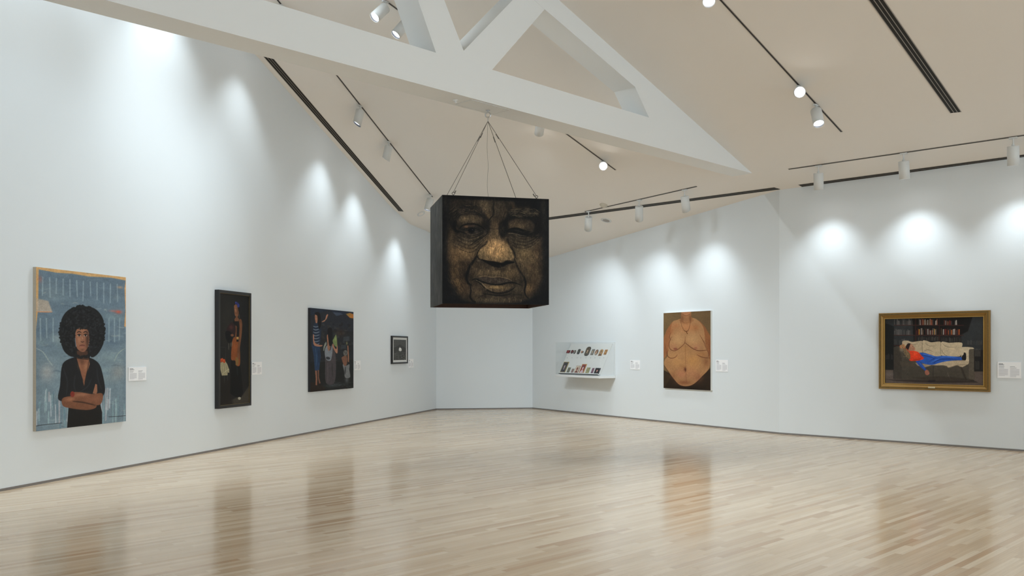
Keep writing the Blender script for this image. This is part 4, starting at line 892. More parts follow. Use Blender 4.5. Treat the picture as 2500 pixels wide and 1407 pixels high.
def lamp(p, u, target, label, L=.10, cut=False, watts=SPOT_W, cone=78, blend=1.0, group='white cylindrical track spotlights', soft=.07):
    p = Vector(p) - Vector((0, 0, .008)); t = thing('track_spotlight', label, 'spotlight', p, group)
    def part(name, me, m=None):
        o = bpy.data.objects.new(name, me); COL.objects.link(o); o.parent = t
        if m is not None: o.matrix_local = m
        return o
    ang = math.atan2(u.y, u.x)
    part('track_adapter', ME_AD, Matrix.Rotation(ang, 4, 'Z')); sm, k = stem_mesh(L); part('stem', sm)
    piv = Vector((0, 0, -k)); ax = (Vector(target) - (Vector(p) + piv)).normalized()
    z = -ax; side = Vector((0, 0, 1)).cross(z)
    side = side.normalized() if side.length > .05 else Vector((1, 0, 0)); x = -(z.cross(side)).normalized() if False else side.cross(z).normalized() * -1
    y = z.cross(x); R = Matrix((x, y, z)).transposed().to_4x4(); m = Matrix.Translation(piv) @ R
    h = part('housing', ME_CUT if cut else ME_BODY, m)
    for nm, me in (('baffle', ME_BAFC if cut else ME_BAF), ('lens', ME_LENSC if cut else ME_LENS)):
        o = bpy.data.objects.new(nm, me); COL.objects.link(o); o.parent = h
    ld = bpy.data.lights.new('spot_beam', 'SPOT'); ld.energy = watts; ld.spot_size = math.radians(cone); ld.spot_blend = blend; ld.shadow_soft_size = soft; ld.color = (.83, .94, 1.0)
    lo = bpy.data.objects.new('spot_beam', ld); COL.objects.link(lo); lo.parent = t; lo.matrix_local = m @ Matrix.Translation((0, 0, -H_-.05))
    return t
def wall_pt(W, px, py, d=0):
    P, n = W[0] + W[3]*d, W[3]; r = ray(px, py); k = (P - EYEV).dot(n) / r.dot(n); return EYEV + r*k
Z = Vector((0, 0, 1))
WL = (P_far_l, LD, Z, Vector((LD.y, -LD.x, 0)))
_u = (P_cor - P_far_r).normalized(); WR = (P_far_r, _u, Z, Vector((_u.y, -_u.x, 0))); WN = (P_cor, RD, Z, Vector((RD.y, -RD.x, 0)))
def lp(px, py): p, n = hit(px, py); return p
cu = (lp(1055, 480) - lp(822, 183)).normalized(); c0 = lp(822, 183)
bu = (lp(2055, 322) - lp(1760, 0)).normalized(); eu = (lp(1503, 415) - lp(1385, 327)).normalized(); fu = (lp(2400, 345) - lp(1925, 413)).normalized(); gu = (lp(1701, 455) - lp(1428, 517)).normalized()
# left track
lamp(lp(879.5, 256.5), cu, wall_pt(WL, 760, 800), 'white track spotlight on the left track, nearest below the truss', .09, cut=True)
lamp(lp(949, 345), cu, wall_pt(WL, 860, 800), 'white track spotlight second below the truss on the left track, over the three figure painting', .09, cut=True)
lamp(lp(1051, 475), cu, wall_pt(WL, 950, 860), 'lit white track spotlight at the upper left corner of the hanging cube', .09)
lamp(lp(689, 12), cu, wall_pt(WL, 560, 860), 'white track spotlight at the top edge, its body hidden by the truss', .09)
for k, (yy, tx) in enumerate(((12.2, 420), (10.2, 230), (8.3, 60), (6.2, -260))):  # extra spotlights out of view, added to light the left wall
    q = c0 + cu * ((yy - c0.y) / cu.y); pz, _ = above(q.x, q.y)
    lamp(pz, cu, wall_pt(WL, tx, 850), 'unseen spotlight added on the left track to light the portrait end', .09, watts=SPOT_W*2.3)
# track behind the truss
lamp(lp(941, 1), eu, wall_pt(WL, 40, 840), 'lit white track spotlight with round lens showing, top left of the truss web', .10, watts=SPOT_W*1.6)
lamp(lp(992, 38), eu, wall_pt(WL, 330, 820), 'white track spotlight half hidden by the leaning truss web', .10, watts=SPOT_W*1.6)
lamp(lp(1320, 279), eu, Vector((-.3, 24, 0)), 'white track spotlight showing only its lower end beneath the truss', .12)
lamp(lp(1473, 393), eu, Vector((0, 1.0, 1.6)), 'glaring track spotlight facing the room beside the short end of the centre track', .09, watts=SPOT_W*1.0)
# track on the bare slope
lamp(lp(1951, 209), bu, Vector((.5, 0, 1.6)), 'glaring track spotlight facing the room on the upper right track', .09, watts=SPOT_W*1.0)
lamp(lp(1992, 254), bu, Vector((4.5, 10.6, 0)), 'lit white track spotlight pointing down, lowest on the upper right track', .09, watts=SPOT_W*2.6)
lamp(lp(1729, -34), bu, Vector((1.6, 6.0, 0)), 'lit white track spotlight cut off by the top edge, beside the upper right track', .06, watts=SPOT_W*2.6)
bq = lp(1760, 2)
for k, tgt in ((1.1, (0, 9.5, 0)), (2.0, (4, 10, 0)), (2.9, (2, 9, 0))):  # floods added out of view to fill the middle of the room
    q = bq - bu*k; pz, _ = above(q.x, q.y)
    lamp(pz, bu, Vector(tgt), 'unseen fill flood added above the view on the upper right track', .09, watts=FILL_W*.5, cone=76)
for yy, tgt in ((12.9, (1.6, 18.5, 0)), (11.2, (2.8, 16.5, 0)), (9.2, (-1, 16.5, 0))):  # more unseen floods, added to brighten the far half
    q = c0 + cu * ((yy - c0.y) / cu.y); pz, _ = above(q.x, q.y)
    lamp(pz, cu, Vector(tgt), 'unseen fill flood added on the left track, aimed across the room', .09, watts=FILL_W*1.5, cone=62, soft=.08)
# level tracks over the right walls
lamp(lp(1998, 403), fu, wall_pt(WN, 2010, 950), 'white track spotlight nearest the wall corner, above the plain right wall', .13, watts=SPOT_W*.68, cone=98)
lamp(lp(2206, 372.5), fu, wall_pt(WN, 2240, 950), 'white track spotlight above the left of the gold framed picture', .13, watts=SPOT_W*.68, cone=98)
lamp(lp(2473.5, 334), fu, wall_pt(WN, 2480, 950), 'white track spotlight at the right edge of the view', .13, watts=SPOT_W*.6, cone=98)
q0 = lp(2473.5, 334)
for k in (2.2, 4.4, 7.0):  # extra spotlights past the frame edge, added for light on this wall
    q = q0 + fu*k; pz, _ = above(q.x, q.y); tgt = P_cor + RD * ((q - P_cor).dot(RD)); lamp(pz, fu, Vector((tgt.x, tgt.y, .9)), 'unseen spotlight added to light the right wall', .13, watts=SPOT_W*.6, cone=98)
lamp(lp(1437, 515), gu, wall_pt(WR, 1420, 930), 'white track spotlight above the left end of the display case', .13, cut=True, watts=SPOT_W*.9, cone=96)
lamp(lp(1560.5, 487.3), gu, wall_pt(WR, 1560, 930), 'white track spotlight between the display case and the nude painting', .13, cut=True, watts=SPOT_W*.9, cone=96)
lamp(lp(1671.5, 462), gu, wall_pt(WR, 1725, 930), 'white track spotlight above the nude painting', .13, cut=True, watts=SPOT_W*.75, cone=96)

# small ceiling fittings
def disc_fit(name, label, cat, p, n, prof, m, inner=None):
    zz = n.normalized(); xx = zz.orthogonal().normalized(); t = thing(name, label, cat, p)
    mt = frame_mtx(Vector(), xx, zz.cross(xx), zz)
    bm = bmesh.new(); r = revolve(bm, prof, 28, mt); bm.faces.new(r[-1]); bmesh.ops.recalc_face_normals(bm, faces=bm.faces[:]); from_bm('housing', bm, m, t, True)
    if inner:
        bm = bmesh.new(); r = revolve(bm, inner[0], 28, mt); bm.faces.new(r[-1]); bmesh.ops.recalc_face_normals(bm, faces=bm.faces[:]); from_bm('insert', bm, inner[1], t, True)
p, n = hit(1474, 500); disc_fit('smoke_detector', 'cream round smoke detector on the ceiling above the display case', 'smoke detector', p, n, [(.085, 0), (.085, .02), (.055, .03), (.05, .055), (.02, .06)], M['plastic'])
p, n = hit(1480, 538); disc_fit('recessed_downlight', 'round recessed downlight in the low ceiling beyond the level track', 'ceiling light', p, n, [(.12, 0), (.12, .006), (.085, .008)], M['lampw'], ([(.08, .009), (.05, .010), (.01, .012)], M['grille']))
p, n = hit(1028, 522); disc_fit('recessed_downlight', 'small round recessed downlight in the ceiling left of the hanging cube', 'ceiling light', p, n, [(.10, 0), (.10, .006), (.07, .008)], M['lampw'], ([(.06, .009), (.03, .010), (.01, .012)], M['ceil']))
def on_beam(px, py): r = ray(px, py); k = (CB - EYE) / r.z; return EYEV + r*k
DN = Vector((0, 0, -1))
p = on_beam(1112, 244); disc_fit('sprinkler_head', 'small round sprinkler head under the truss, left of the cube hook', 'sprinkler', p, DN, [(.035, 0), (.035, .006), (.012, .012), (.012, .03), (.022, .034), (.004, .04)], M['beam'])
p = on_beam(1155, 259)
pc = .5*(on_beam(1120, 261) + on_beam(1226, 262)); t = thing('access_panel', 'flush access panel in the truss underside around the cube hook', 'panel', TO + TU*((on_beam(1175, 262) - TO).dot(TU)) + TB*.2 + Z*CB)
bx('panel', (-.34, .34, -.15, .15, -.004, .0), M['beam'], t, mtx=frame_mtx(Vector(), TU, TB, Z)); bm = bmesh.new()
for a4 in ((-.345, .345, -.155, -.15, -.006, 0), (-.345, .345, .15, .155, -.006, 0), (-.345, -.34, -.155, .155, -.006, 0), (.34, .345, -.155, .155, -.006, 0)): add_box(bm, *a4, frame_mtx(Vector(), TU, TB, Z))
from_bm('edge_trim', bm, M['lampw'], t)

# ------------------------------------------------------------ hanging portrait cube
CW, CD, HT, HB = 1.392, 1.06, 3.511, 2.141
th = math.radians(13.3); cx_, cz_ = Vector((math.cos(th), math.sin(th), 0)), Vector((math.sin(th), -math.cos(th), 0))   # right along the face / towards the viewer
FL = Vector((-.877, 11.35, 0)); CC = FL + cx_*CW/2 - cz_*CD/2; ZM, CH = (HT+HB)/2, HT-HB
cube = thing('hanging_portrait_cube', 'dark hollow box painted with an elderly face, hung by steel cables from the truss', 'sculpture', Vector((CC.x, CC.y, HB)))
c3 = frame_mtx(Vector((0, 0, CH/2)), cx_, Z, cz_)    # local: x right, y up, z to viewer
for nm, a4 in (('side_panel', (-CW/2, -CW/2+.018, -CH/2, CH/2, -CD/2+.018, CD/2-.018)), ('side_panel', (CW/2-.018, CW/2, -CH/2, CH/2, -CD/2+.018, CD/2-.018)),
               ('back_panel', (-CW/2, CW/2, -CH/2, CH/2, -CD/2, -CD/2+.018)), ('front_panel', (-CW/2, CW/2, -CH/2, CH/2, CD/2-.018, CD/2))):
    o = bx(nm, a4, M['canvasd'], cube, c3)
    if nm == 'front_panel': front = o
    if nm == 'side_panel' and a4[0] < 0: lside = o
bx('top_panel', (-CW/2+.018, CW/2-.018, CH/2-.03, CH/2-.012, -CD/2+.018, CD/2-.018), M['canvasd'], cube, c3)
lin_bm = bmesh.new()
for a4 in ((-CW/2+.0185, -CW/2+.02, -CH/2+.002, CH/2-.04, -CD/2+.02, CD/2-.02), (CW/2-.02, CW/2-.0185, -CH/2+.002, CH/2-.04, -CD/2+.02, CD/2-.02), (-CW/2+.02, CW/2-.02, -CH/2+.002, CH/2-.04, -CD/2+.0185, -CD/2+.02), (-CW/2+.02, CW/2-.02, -CH/2+.002, CH/2-.04, CD/2-.02, CD/2-.0185)): add_box(lin_bm, *a4, c3)
from_bm('lining', lin_bm, M['red_in'], cube)
o = paint_mesh('painted_face', art_elder_face(), CW, CH, M['drawn'], front); o.matrix_local = c3 @ Matrix.Translation((0, 0, CD/2+.0012))
o = paint_mesh('painted_side', art_side_grain(), CD, CH, M['drawn'], lside); o.matrix_local = frame_mtx(Vector((0, 0, CH/2)) - cx_*(CW/2+.0012), cz_, Z, -cx_)
apex = on_beam(1191, 272); apex = Vector((CC.x, CC.y, 0)) + Vector((0, 0, 4.61)); ro = Vector((CC.x, CC.y, HB))
apl = apex - ro
corners = []
for sx in (-1, 1):
    for sz in (-1, 1):
        q = (c3 @ Vector((sx*(CW/2-.15), CH/2, sz*(CD/2-.06)))); corners.append(q)
        bm = bmesh.new(); tube(bm, [q + Vector((0, 0, .045)), apl], .0035, 6); from_bm('cable', bm, M['cable'], cube)
        bm = bmesh.new(); tube(bm, [q - Vector((0, 0, .02)), q + Vector((0, 0, .02))], .007, 8)
        tube(bm, [q + Vector((.017*math.cos(a), 0, .034+.017*math.sin(a))) for a in np.linspace(0, 6.283, 13)], .0045, 6); from_bm('eye_bolt', bm, M['cable'], cube)
        d = (q - apl).normalized(); 
        for c0_, c1_ in ((apl + d*.22, apl + d*.30), (q - d*.09, q - d*.05)):
            bm = bmesh.new(); tube(bm, [c0_, c1_], .007, 8); from_bm('cable_clamp', bm, M['cable'], cube)
bm = bmesh.new(); tube(bm, [apl, apl + Vector((-.012, 0, -.35)), apl + Vector((.004, 0, -.6)), apl + Vector((-.01, 0, -.85)), Vector((apl.x+.01, apl.y, CH))], .0018, 6); from_bm('power_wire', bm, M['cable'], cube)
bm = bmesh.new(); tube(bm, [Vector((0, 0, CB-HB)), Vector((0, 0, 2.585))], .009, 8); tube(bm, [Vector((.035*math.sin(a), 0, 2.552+.033*math.cos(a))) for a in np.linspace(.3, 6.2, 20)], .008, 8); from_bm('hook', bm, M['steel'], cube)
bm = bmesh.new(); ap = [Vector((0, .017*math.cos(a), 2.497+.03*math.sin(a))) for a in np.linspace(0, 6.283, 20)]; tube(bm, ap, .006, 8); tube(bm, [Vector((0, 0, 2.472)), apl], .006, 6); from_bm('shackle', bm, M['steel'], cube)
bm = bmesh.new(); revolve(bm, [(.001, CB-HB), (.03, CB-HB), (.03, CB-HB-.008), (.001, CB-HB-.008)], 20); from_bm('hook_plate', bm, M['steel'], cube)

# ------------------------------------------------------------ pictures on the walls
def quad_on(W, d, q):
    h = [wall_pt(W, *p, d) for p in q]; s = [(p - W[0]).dot(W[1]) for p in h]; z = [p.z for p in h]
    x0, x1 = (s[0]+s[3])/2, (s[1]+s[2])/2; z1, z0 = (z[0]+z[1])/2, (z[2]+z[3])/2
    return W[0] + W[3]*d + W[1]*(x0+x1)/2 + Z*(z0+z1)/2, x1-x0, z1-z0
def wm(W): return frame_mtx(Vector(), W[1], Z, W[3])
def hung(name, label, cat, W, q, depth, group=None):
    c, w, h = quad_on(W, depth, q); t = thing(name, label, cat, c, group); return t, w, h, wm(W)
def ring(bm, w, h, b, z0, z1, m):      # rectangular frame: outer w x h, width b
    for a4 in ((-w/2, w/2, h/2-b, h/2), (-w/2, w/2, -h/2, -h/2+b), (-w/2, -w/2+b, -h/2+b, h/2-b), (w/2-b, w/2, -h/2+b, h/2-b)): add_box(bm, *a4, z0, z1, m)
def pic(arr, w, h, m, parent, mt, z, name='picture'):
    o = paint_mesh(name, arr, w, h, m, parent); o.matrix_local = mt @ Matrix.Translation((0, 0, z)); return o
# slate blue portrait on a deep stretched canvas
t, w, h, mt = hung('painting', 'large slate-blue painting of a person in black with folded arms', 'painting', WL, [(89, 652), (306.4, 677.2), (308, 1029.6), (87.4, 1053)], .045)
bx('canvas_sides', (-w/2, w/2, -h/2, h/2, -.044, -.001), M['canvas'], t, mt); pic(art_portrait_blue(), w, h, M['oil'], t, mt, .0002)
# tall narrow standing figure
t, w, h, mt = hung('painting', 'tall narrow dark painting of a standing woman in a deep black frame', 'painting', WL, [(534, 707.7), (614.3, 716.1), (613, 990.5), (534, 998.6)], .07)
bm = bmesh.new(); ring(bm, w, h, .045, -.07, 0, mt); from_bm('frame', bm, M['black'], t); bx('backing', (-w/2+.045, w/2-.045, -h/2+.045, h/2-.045, -.06, -.013), M['canvasd'], t, mt)
bm = bmesh.new(); ring(bm, w-.09, h-.09, .006, -.02, -.006, mt); from_bm('inner_edge', bm, M['goldd'], t)
pic(art_standing_woman(), w-.1, h-.1, M['oild'], t, mt, -.012)
# three figures by water at night
t, w, h, mt = hung('painting', 'dark unframed painting of three figures by the water under mountains', 'painting', WL, [(757.6, 752.3), (863.4, 761.7), (862.6, 947.9), (758, 957.4)], .05)
bx('canvas_sides', (-w/2, w/2, -h/2, h/2, -.049, -.001), M['canvasd'], t, mt); pic(art_three_figures(), w, h, M['oild'], t, mt, .0002)
# small print
t, w, h, mt = hung('framed_print', 'small grey print with white mount in black frame, farthest on the left wall', 'print', WL, [(958.8, 820.3), (997, 821.5), (995.3, 887.8), (957.5, 889)], .045)
bm = bmesh.new(); ring(bm, w, h, .035, -.044, 0, mt); from_bm('frame', bm, M['black'], t); bx('mount', (-w/2+.035, w/2-.035, -h/2+.035, h/2-.035, -.03, -.012), M['mount'], t, mt)
pic(art_tree_print(), w-.19, h-.17, M['print'], t, mt, -.0115)
# nude torso
t, w, h, mt = hung('painting', 'unframed painting of a nude torso with a small pendant necklace', 'painting', WR, [(1620, 765), (1734.4, 758.5), (1735.2, 953.7), (1620, 948)], .05)
bx('canvas_sides', (-w/2, w/2, -h/2, h/2, -.049, -.001), M['canvasw'], t, mt); pic(art_torso(), w, h, M['skin_oil'], t, mt, .0002)
# gold framed sofa picture
t, w, h, mt = hung('framed_picture', 'gold framed picture of a person in blue and red lying on a sofa', 'picture', WN, [(2144.5, 765.3), (2416, 757.5), (2416, 957.4), (2144.5, 949.7)], .06)
def moulding(name, prof, m):       # prof: list of (inset, z) swept round the rectangle
    bm = bmesh.new(); rings = []
    for ins, z in prof: rings.append([bm.verts.new(mt @ Vector((sx*(w/2-ins), sy*(h/2-ins), z))) for sx, sy in ((-1, -1), (1, -1), (1, 1), (-1, 1))])
    for i in range(len(rings)-1):
        for k in range(4): bm.faces.new((rings[i][k], rings[i][(k+1) % 4], rings[i+1][(k+1) % 4], rings[i+1][k]))
    bmesh.ops.recalc_face_normals(bm, faces=bm.faces[:]); return from_bm(name, bm, m, t)
fw = .095
moulding('frame', [(0, -.058), (0, -.012), (.006, 0), (.016, 0), (.024, -.008), (.040, -.004), (.052, -.010), (.070, -.022), (.085, -.026), (fw, -.028), (fw, -.05), (.0, -.058)], M['gold'])
bm = bmesh.new(); ring(bm, w-.036, h-.036, .014, -.012, -.001, mt); from_bm('carved_band', bm, M['goldd'], t)
bm = bmesh.new(); ring(bm, w-2*fw+.016, h-2*fw+.016, .012, -.045, -.02, mt); from_bm('inner_slip', bm, M['goldl'], t)
bx('backing', (-w/2+.08, w/2-.08, -h/2+.08, h/2-.08, -.055, -.0405), M['canvasd'], t, mt)
pic(art_sofa(), w-2*fw, h-2*fw, M['glossy'], t, mt, -.039)
bm = bmesh.new(); add_box(bm, -.055, .055, -h/2+.035, -h/2+.058, -.010, .004, mt); from_bm('nameplate', bm, M['brass'], t)

# wall captions
def caption(label, W, q, seed):
    t, w, h, mt = hung('wall_caption', label, 'caption', W, q, .008, 'white wall captions')
    bx('card', (-w/2, w/2, -h/2, h/2, -.0075, -.0005), M['card'], t, mt); pic(art_caption(seed), w*.985, h*.985, M['print'], t, mt, .0003, 'printed_text')
caption('white caption card right of the slate-blue portrait', WL, [(314, 896.5), (357.5, 897), (357.5, 929), (314, 930.8)], 1)
caption('white caption card right of the tall framed standing woman', WL, [(615, 883.5), (639.5, 884), (639.5, 914.5), (615, 915.5)], 2)
caption('white caption card right of the three figure painting', WL, [(864.8, 880.5), (880.3, 881), (880.3, 903.5), (864.8, 904.5)], 3)
caption('white caption card right of the small grey print', WL, [(997.2, 876.5), (1009.5, 877), (1009.5, 897.5), (997.2, 898)], 4)
caption('white caption card between the display case and the nude painting', WR, [(1538.5, 880), (1562.3, 879.5), (1562.3, 903), (1538.5, 902)], 5)
caption('white caption card right of the nude painting', WR, [(1747.5, 879), (1777.5, 878.5), (1777.5, 908.5), (1747.5, 907.3)], 6)
caption('white caption card right of the gold framed picture at the edge', WN, [(2434.8, 884), (2493.3, 885), (2493.3, 924.5), (2434.8, 923)], 7)

# ------------------------------------------------------------ wall display case with miniatures
s1 = (wall_pt(WR, 1503, 880) - WR[0]).dot(WR[1]); VW, VD, VB, VT = 1.80, .475, .905, 1.745
co = WR[0] + WR[1]*(s1 - VW/2) + Z*VB; vm = wm(WR); VHt = VT - VB
co += WR[3]*.002; case = thing('display_case', 'white wall mounted display case with a clear cover holding small portraits', 'display case', co)
bx('base_tray', (-VW/2, VW/2, 0, .055, .0, VD), M['case'], case, vm, .004)
bx('back_panel', (-VW/2, VW/2, .055, VHt, .0, .018), M['case'], case, vm, .002)
cov = bmesh.new(); e = .008
for a4 in ((-VW/2+.006, VW/2-.006, .055, VHt, VD-.006-e, VD-.006), (-VW/2+.006, -VW/2+.006+e, .055, VHt, .018, VD-.006-e), (VW/2-.006-e, VW/2-.006, .055, VHt, .018, VD-.006-e), (-VW/2+.006, VW/2-.006, VHt, VHt+e, .018, VD-.006)): add_box(cov, *a4, vm)
from_bm('clear_cover', cov, M['acryl'], case)
bw = 1.62; by0, bz0 = .095, VD-.06; by1, bz1 = VHt-.035, .06     # board foot (low, front) and head (high, back)
bu_ = Vector((0, by1-by0, bz1-bz0)); BL_ = bu_.length; bu_.normalize(); bn = Vector((1, 0, 0)).cross(bu_)
vm3 = vm @ frame_mtx(Vector((0, by0, bz0)), Vector((1, 0, 0)), bu_, bn)          # board frame: x along wall, y up the slope, z out
bm = bmesh.new(); pr = [(by0+.002, bz0-.014), (.056, bz0-.014), (.056, .019), (by1-.004, .019), (by1-.004, bz1-.014)]
ra, rb = [[bm.verts.new(vm @ Vector((x, y, z))) for y, z in pr] for x in (-bw/2+.004, bw/2+.046)]
bm.faces.new(ra); bm.faces.new(rb[::-1])
for k in range(5): bm.faces.new((ra[k], rb[k], rb[(k+1) % 5], ra[(k+1) % 5]))
bmesh.ops.recalc_face_normals(bm, faces=bm.faces[:]); from_bm('board_support', bm, M['case'], case)
board = bx('sloped_board', (-bw/2, bw/2+.05, 0, BL_, -.012, 0), M['mount'], case, vm3)
bx('board_side', (-bw/2, bw/2, -.018, -.0, -.012, .035), M['case'], case, vm3)
bx('ledge_line', (-bw/2, bw/2, -.022, -.018, .0, .036), M['slit'], case, vm3)
B0 = Vector(co) + (vm3.to_translation()); Bx, By, Bn = [(vm3.to_3x3() @ v).normalized() for v in (Vector((1, 0, 0)), Vector((0, 1, 0)), Vector((0, 0, 1)))]
def board_uv(px, py, d=0):
    P = B0 + Bn*d; r = ray(px, py); k = (P - EYEV).dot(Bn) / r.dot(Bn); q = EYEV + r*k - P; return q.dot(Bx), q.dot(By)
def crop_px(x, y): return 1340 + x/12.5, 835 + y/12.5
S_ = (176, 132, 112)
minis = [  # x0,x1,y0,y1 in the detail view, shape, rim material colour, picture dict, label
 (545, 650, 262, 348, 'rect', (20, 14, 16), dict(bg=(120, 24, 30), face=(150, 60, 60), hair=(80, 14, 20), cloth=(110, 20, 26)), 'open dark miniature case with a red lining, leftmost in the top row'),
 (672, 758, 250, 362, 'oval', (28, 12, 14), dict(bg=(96, 24, 32), face=(120, 50, 50), hair=(60, 14, 20)), 'dark red oval miniature in the top row'),
 (755, 832, 254, 370, 'oval', (34, 32, 30), dict(bg=(120, 112, 100), face=(150, 140, 126), hair=(70, 64, 58)), 'grey oval miniature beside the dark red oval'),
 (872, 962, 225, 380, 'oct', (16, 22, 20), dict(bg=(34, 44, 40), face=(110, 112, 96), hair=(14, 16, 16)), 'small black pendant miniature with a pointed top'),
 (982, 1040, 276, 348, 'oval', (140, 92, 60), dict(bg=(186, 132, 96), face=(196, 150, 120), hair=(120, 80, 60)), 'small round orange-brown miniature in the top row'),
 (1036, 1062, 285, 345, 'oval', (24, 26, 28), dict(bg=(40, 44, 48), face=(60, 60, 62), hair=(20, 20, 22)), 'tiny dark oval miniature right of the round orange-brown one'),
 (1105, 1270, 158, 430, 'oct', (30, 34, 34), dict(bg=(90, 78, 62), face=(188, 160, 130), hair=(50, 44, 40), cloth=(70, 66, 60)), 'largest miniature of the top row, black with clipped corners'),
 (1292, 1392, 228, 400, 'rect', (92, 88, 78), dict(bg=(124, 124, 118), face=(186, 160, 132), hair=(90, 76, 60), cloth=(120, 116, 108)), 'plain grey upright miniature in the top row'),
 (1405, 1512, 238, 408, 'oval', (62, 38, 26), dict(bg=(150, 110, 84), face=(206, 176, 152), hair=(60, 36, 26), cloth=(190, 170, 150)), 'brown rimmed tall oval miniature in the top row'),
 (1535, 1655, 230, 428, 'arch', (150, 104, 48), dict(bg=(176, 140, 84), face=(150, 110, 80), hair=(40, 36, 44), cloth=(60, 56, 66)), 'gold miniature with an arched top'),
 (1692, 1785, 242, 392, 'rect', (166, 106, 30), dict(bg=(150, 104, 44), face=(196, 160, 104), hair=(110, 70, 26), cloth=(140, 96, 44)), 'small orange gold framed miniature, rightmost in the top row'),
 (385, 580, 612, 948, 'rect', (168, 146, 84), dict(bg=(56, 56, 62), face=(170, 150, 150), hair=(26, 24, 30), cloth=(44, 44, 54)), 'tall gold framed dark portrait, leftmost in the bottom row'),
 (560, 655, 788, 955, 'rect', (96, 100, 84), dict(bg=(122, 124, 104), face=(120, 112, 106), hair=(70, 70, 66), cloth=(96, 92, 84)), 'small grey-green miniature beside the tall gold framed portrait'),
 (685, 762, 828, 960, 'rect', (128, 124, 104), dict(bg=(140, 124, 116), face=(156, 110, 108), hair=(106, 82, 80), cloth=(120, 90, 96)), 'smallest pinkish miniature in the bottom row'),
 (795, 940, 740, 968, 'rect', (138, 96, 76), dict(bg=(206, 192, 172), face=(130, 76, 64), hair=(104, 52, 44), cloth=(112, 60, 52)), 'brown oval portrait on cream card in the bottom row'),
 (955, 1128, 686, 975, 'rect', (184, 150, 84), dict(bg=(134, 56, 50), face=(222, 186, 178), hair=(40, 30, 46), cloth=(196, 180, 190)), 'dark haired portrait on a red ground in the bottom row'),
 (1132, 1248, 792, 980, 'rect', (120, 116, 80), dict(bg=(150, 142, 104), pattern=1), 'miniature with a busy leafy pattern in the bottom row'),
 (1300, 1382, 802, 965, 'rect', (150, 120, 134), dict(bg=(110, 84, 96), face=(150, 96, 110), hair=(60, 44, 62), cloth=(84, 56, 78)), 'purple toned miniature beside the black panel'),
 (1395, 1562, 808, 990, 'rect', (20, 22, 28), dict(bg=(22, 26, 32), face=(176, 124, 112), hair=(24, 26, 30), cloth=(26, 30, 36)), 'square black miniature with a pale face, rightmost in the bottom row'),
]
mcache = {}
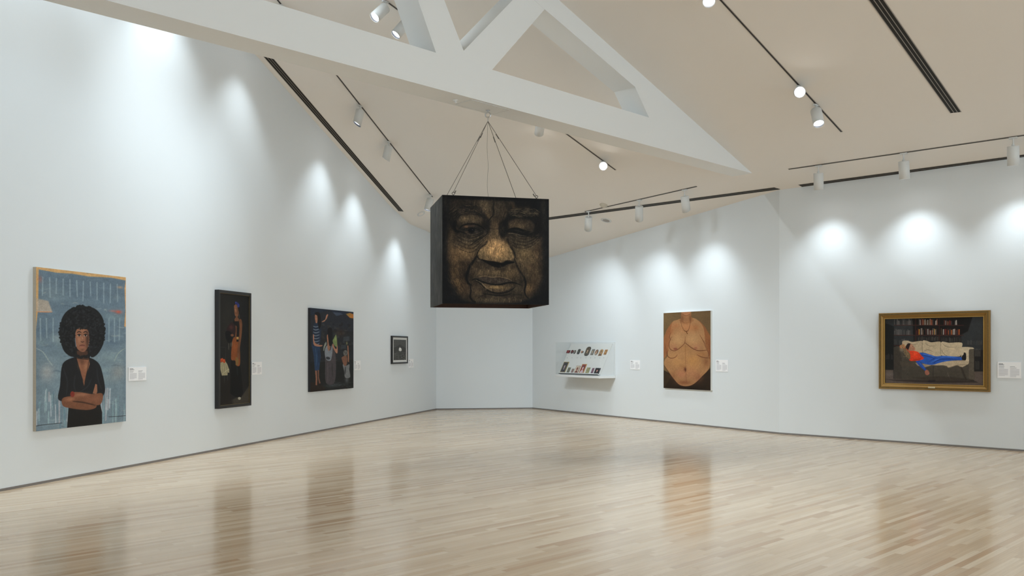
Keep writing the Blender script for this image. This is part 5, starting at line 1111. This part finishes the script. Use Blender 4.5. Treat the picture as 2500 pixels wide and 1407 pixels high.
for i, (x0, x1, y0, y1, shp, rc, kd, lab) in enumerate(minis):
    u0, v0 = board_uv(*crop_px((x0+x1)/2, y1)); u1, v1 = board_uv(*crop_px((x0+x1)/2, y0))
    sk = (u1 - u0); uc, vc = (u0+u1)/2, (v0+v1)/2; hh = abs(v1-v0)
    ua, _ = board_uv(*crop_px(x0, (y0+y1)/2)); ub, _ = board_uv(*crop_px(x1, (y0+y1)/2)); ww = max(.03, (ub-ua) - abs(sk)*.0)
    slant = (y1-y0) * .33; full = x1-x0; ww *= max(.6, (full - slant*.5)/full)
    ww *= 1.12
    if i >= 11: vc = max(vc, hh/2 + .004)
    t = thing('miniature_portrait', lab, 'miniature portrait', B0 + Bx*uc + By*vc + Bn*.001, 'miniature portraits in the display case')
    mt = frame_mtx(Vector(), Bx, By, Bn)
    def outline(sx, sy):
        if shp == 'rect': return [(-sx, -sy), (sx, -sy), (sx, sy), (-sx, sy)]
        if shp == 'oval': return [(sx*math.cos(a), sy*math.sin(a)) for a in np.linspace(0, 2*math.pi, 33)[:-1]]
        if shp == 'oct': return [(-sx*.55, -sy), (sx*.55, -sy), (sx, -sy*.72), (sx, sy*.72), (sx*.55, sy), (0, sy*1.06), (-sx*.55, sy), (-sx, sy*.72), (-sx, -sy*.72)]
        return [(-sx, -sy), (sx, -sy)] + [(sx*math.cos(a), sy*.4 + sy*.6*math.sin(a)) for a in np.linspace(0, math.pi, 17)]
    rm = mat('miniature_rim', lin(rc), .5, bump=.4, bscale=200, var=.25)
    bm = bmesh.new(); o1 = outline(ww/2, hh/2); a = [bm.verts.new(mt @ Vector((x, y, 0))) for x, y in o1]; b = [bm.verts.new(mt @ Vector((x*.97, y*.97, .010))) for x, y in o1]
    c = [bm.verts.new(mt @ Vector((x*.8, y*.84, .008))) for x, y in o1]; n_ = len(o1)
    for k in range(n_):
        j = (k+1) % n_; bm.faces.new((a[k], a[j], b[j], b[k])); bm.faces.new((b[k], b[j], c[j], c[k]))
    bm.faces.new(a[::-1]); bmesh.ops.recalc_face_normals(bm, faces=bm.faces[:]); from_bm('rim', bm, rm, t)
    # picture cut to the outline
    arr = art_mini(kd, i); Hh, Ww = arr.shape[:2]; lr = np.where(arr <= .04045, arr/12.92, ((arr+.055)/1.055)**2.4)
    bm = bmesh.new(); cl = bm.loops.layers.float_color.new('paint')
    from mathutils.geometry import intersect_point_tri_2d
    o2 = outline(ww/2*.84, hh/2*.87)
    def inside(x, y):
        r = False
        for k in range(len(o2)):
            (ax, ay), (qx, qy) = o2[k], o2[(k+1) % len(o2)]
            if (ay > y) != (qy > y) and x < (qx-ax)*(y-ay)/(qy-ay)+ax: r = not r
        return r
    for yy in range(Hh):
        for xx in range(Ww):
            fx, fy = ((xx+.5)/Ww-.5)*ww*.84, (.5-(yy+.5)/Hh)*hh*.87
            if shp != 'rect' and not inside(fx, fy): continue
            dx, dy = ww*.84/Ww/2, hh*.87/Hh/2
            f = bm.faces.new([bm.verts.new(mt @ Vector((fx+sx*dx, fy+sy*dy, .0092))) for sx, sy in ((-1, -1), (1, -1), (1, 1), (-1, 1))])
            for lo in f.loops: lo[cl] = (*lr[yy, xx], 1)
    from_bm('picture', bm, M['print'], t)
bm = bmesh.new()
for x in (560, 708, 862, 975, 1130, 1275, 1405, 1560, 1678):
    u, v = board_uv(*crop_px(x, 488)); add_box(bm, u-.009, u+.009, v-.006, v+.006, 0, .0015, vm3)
from_bm('number_marks', bm, M['slit'], case)
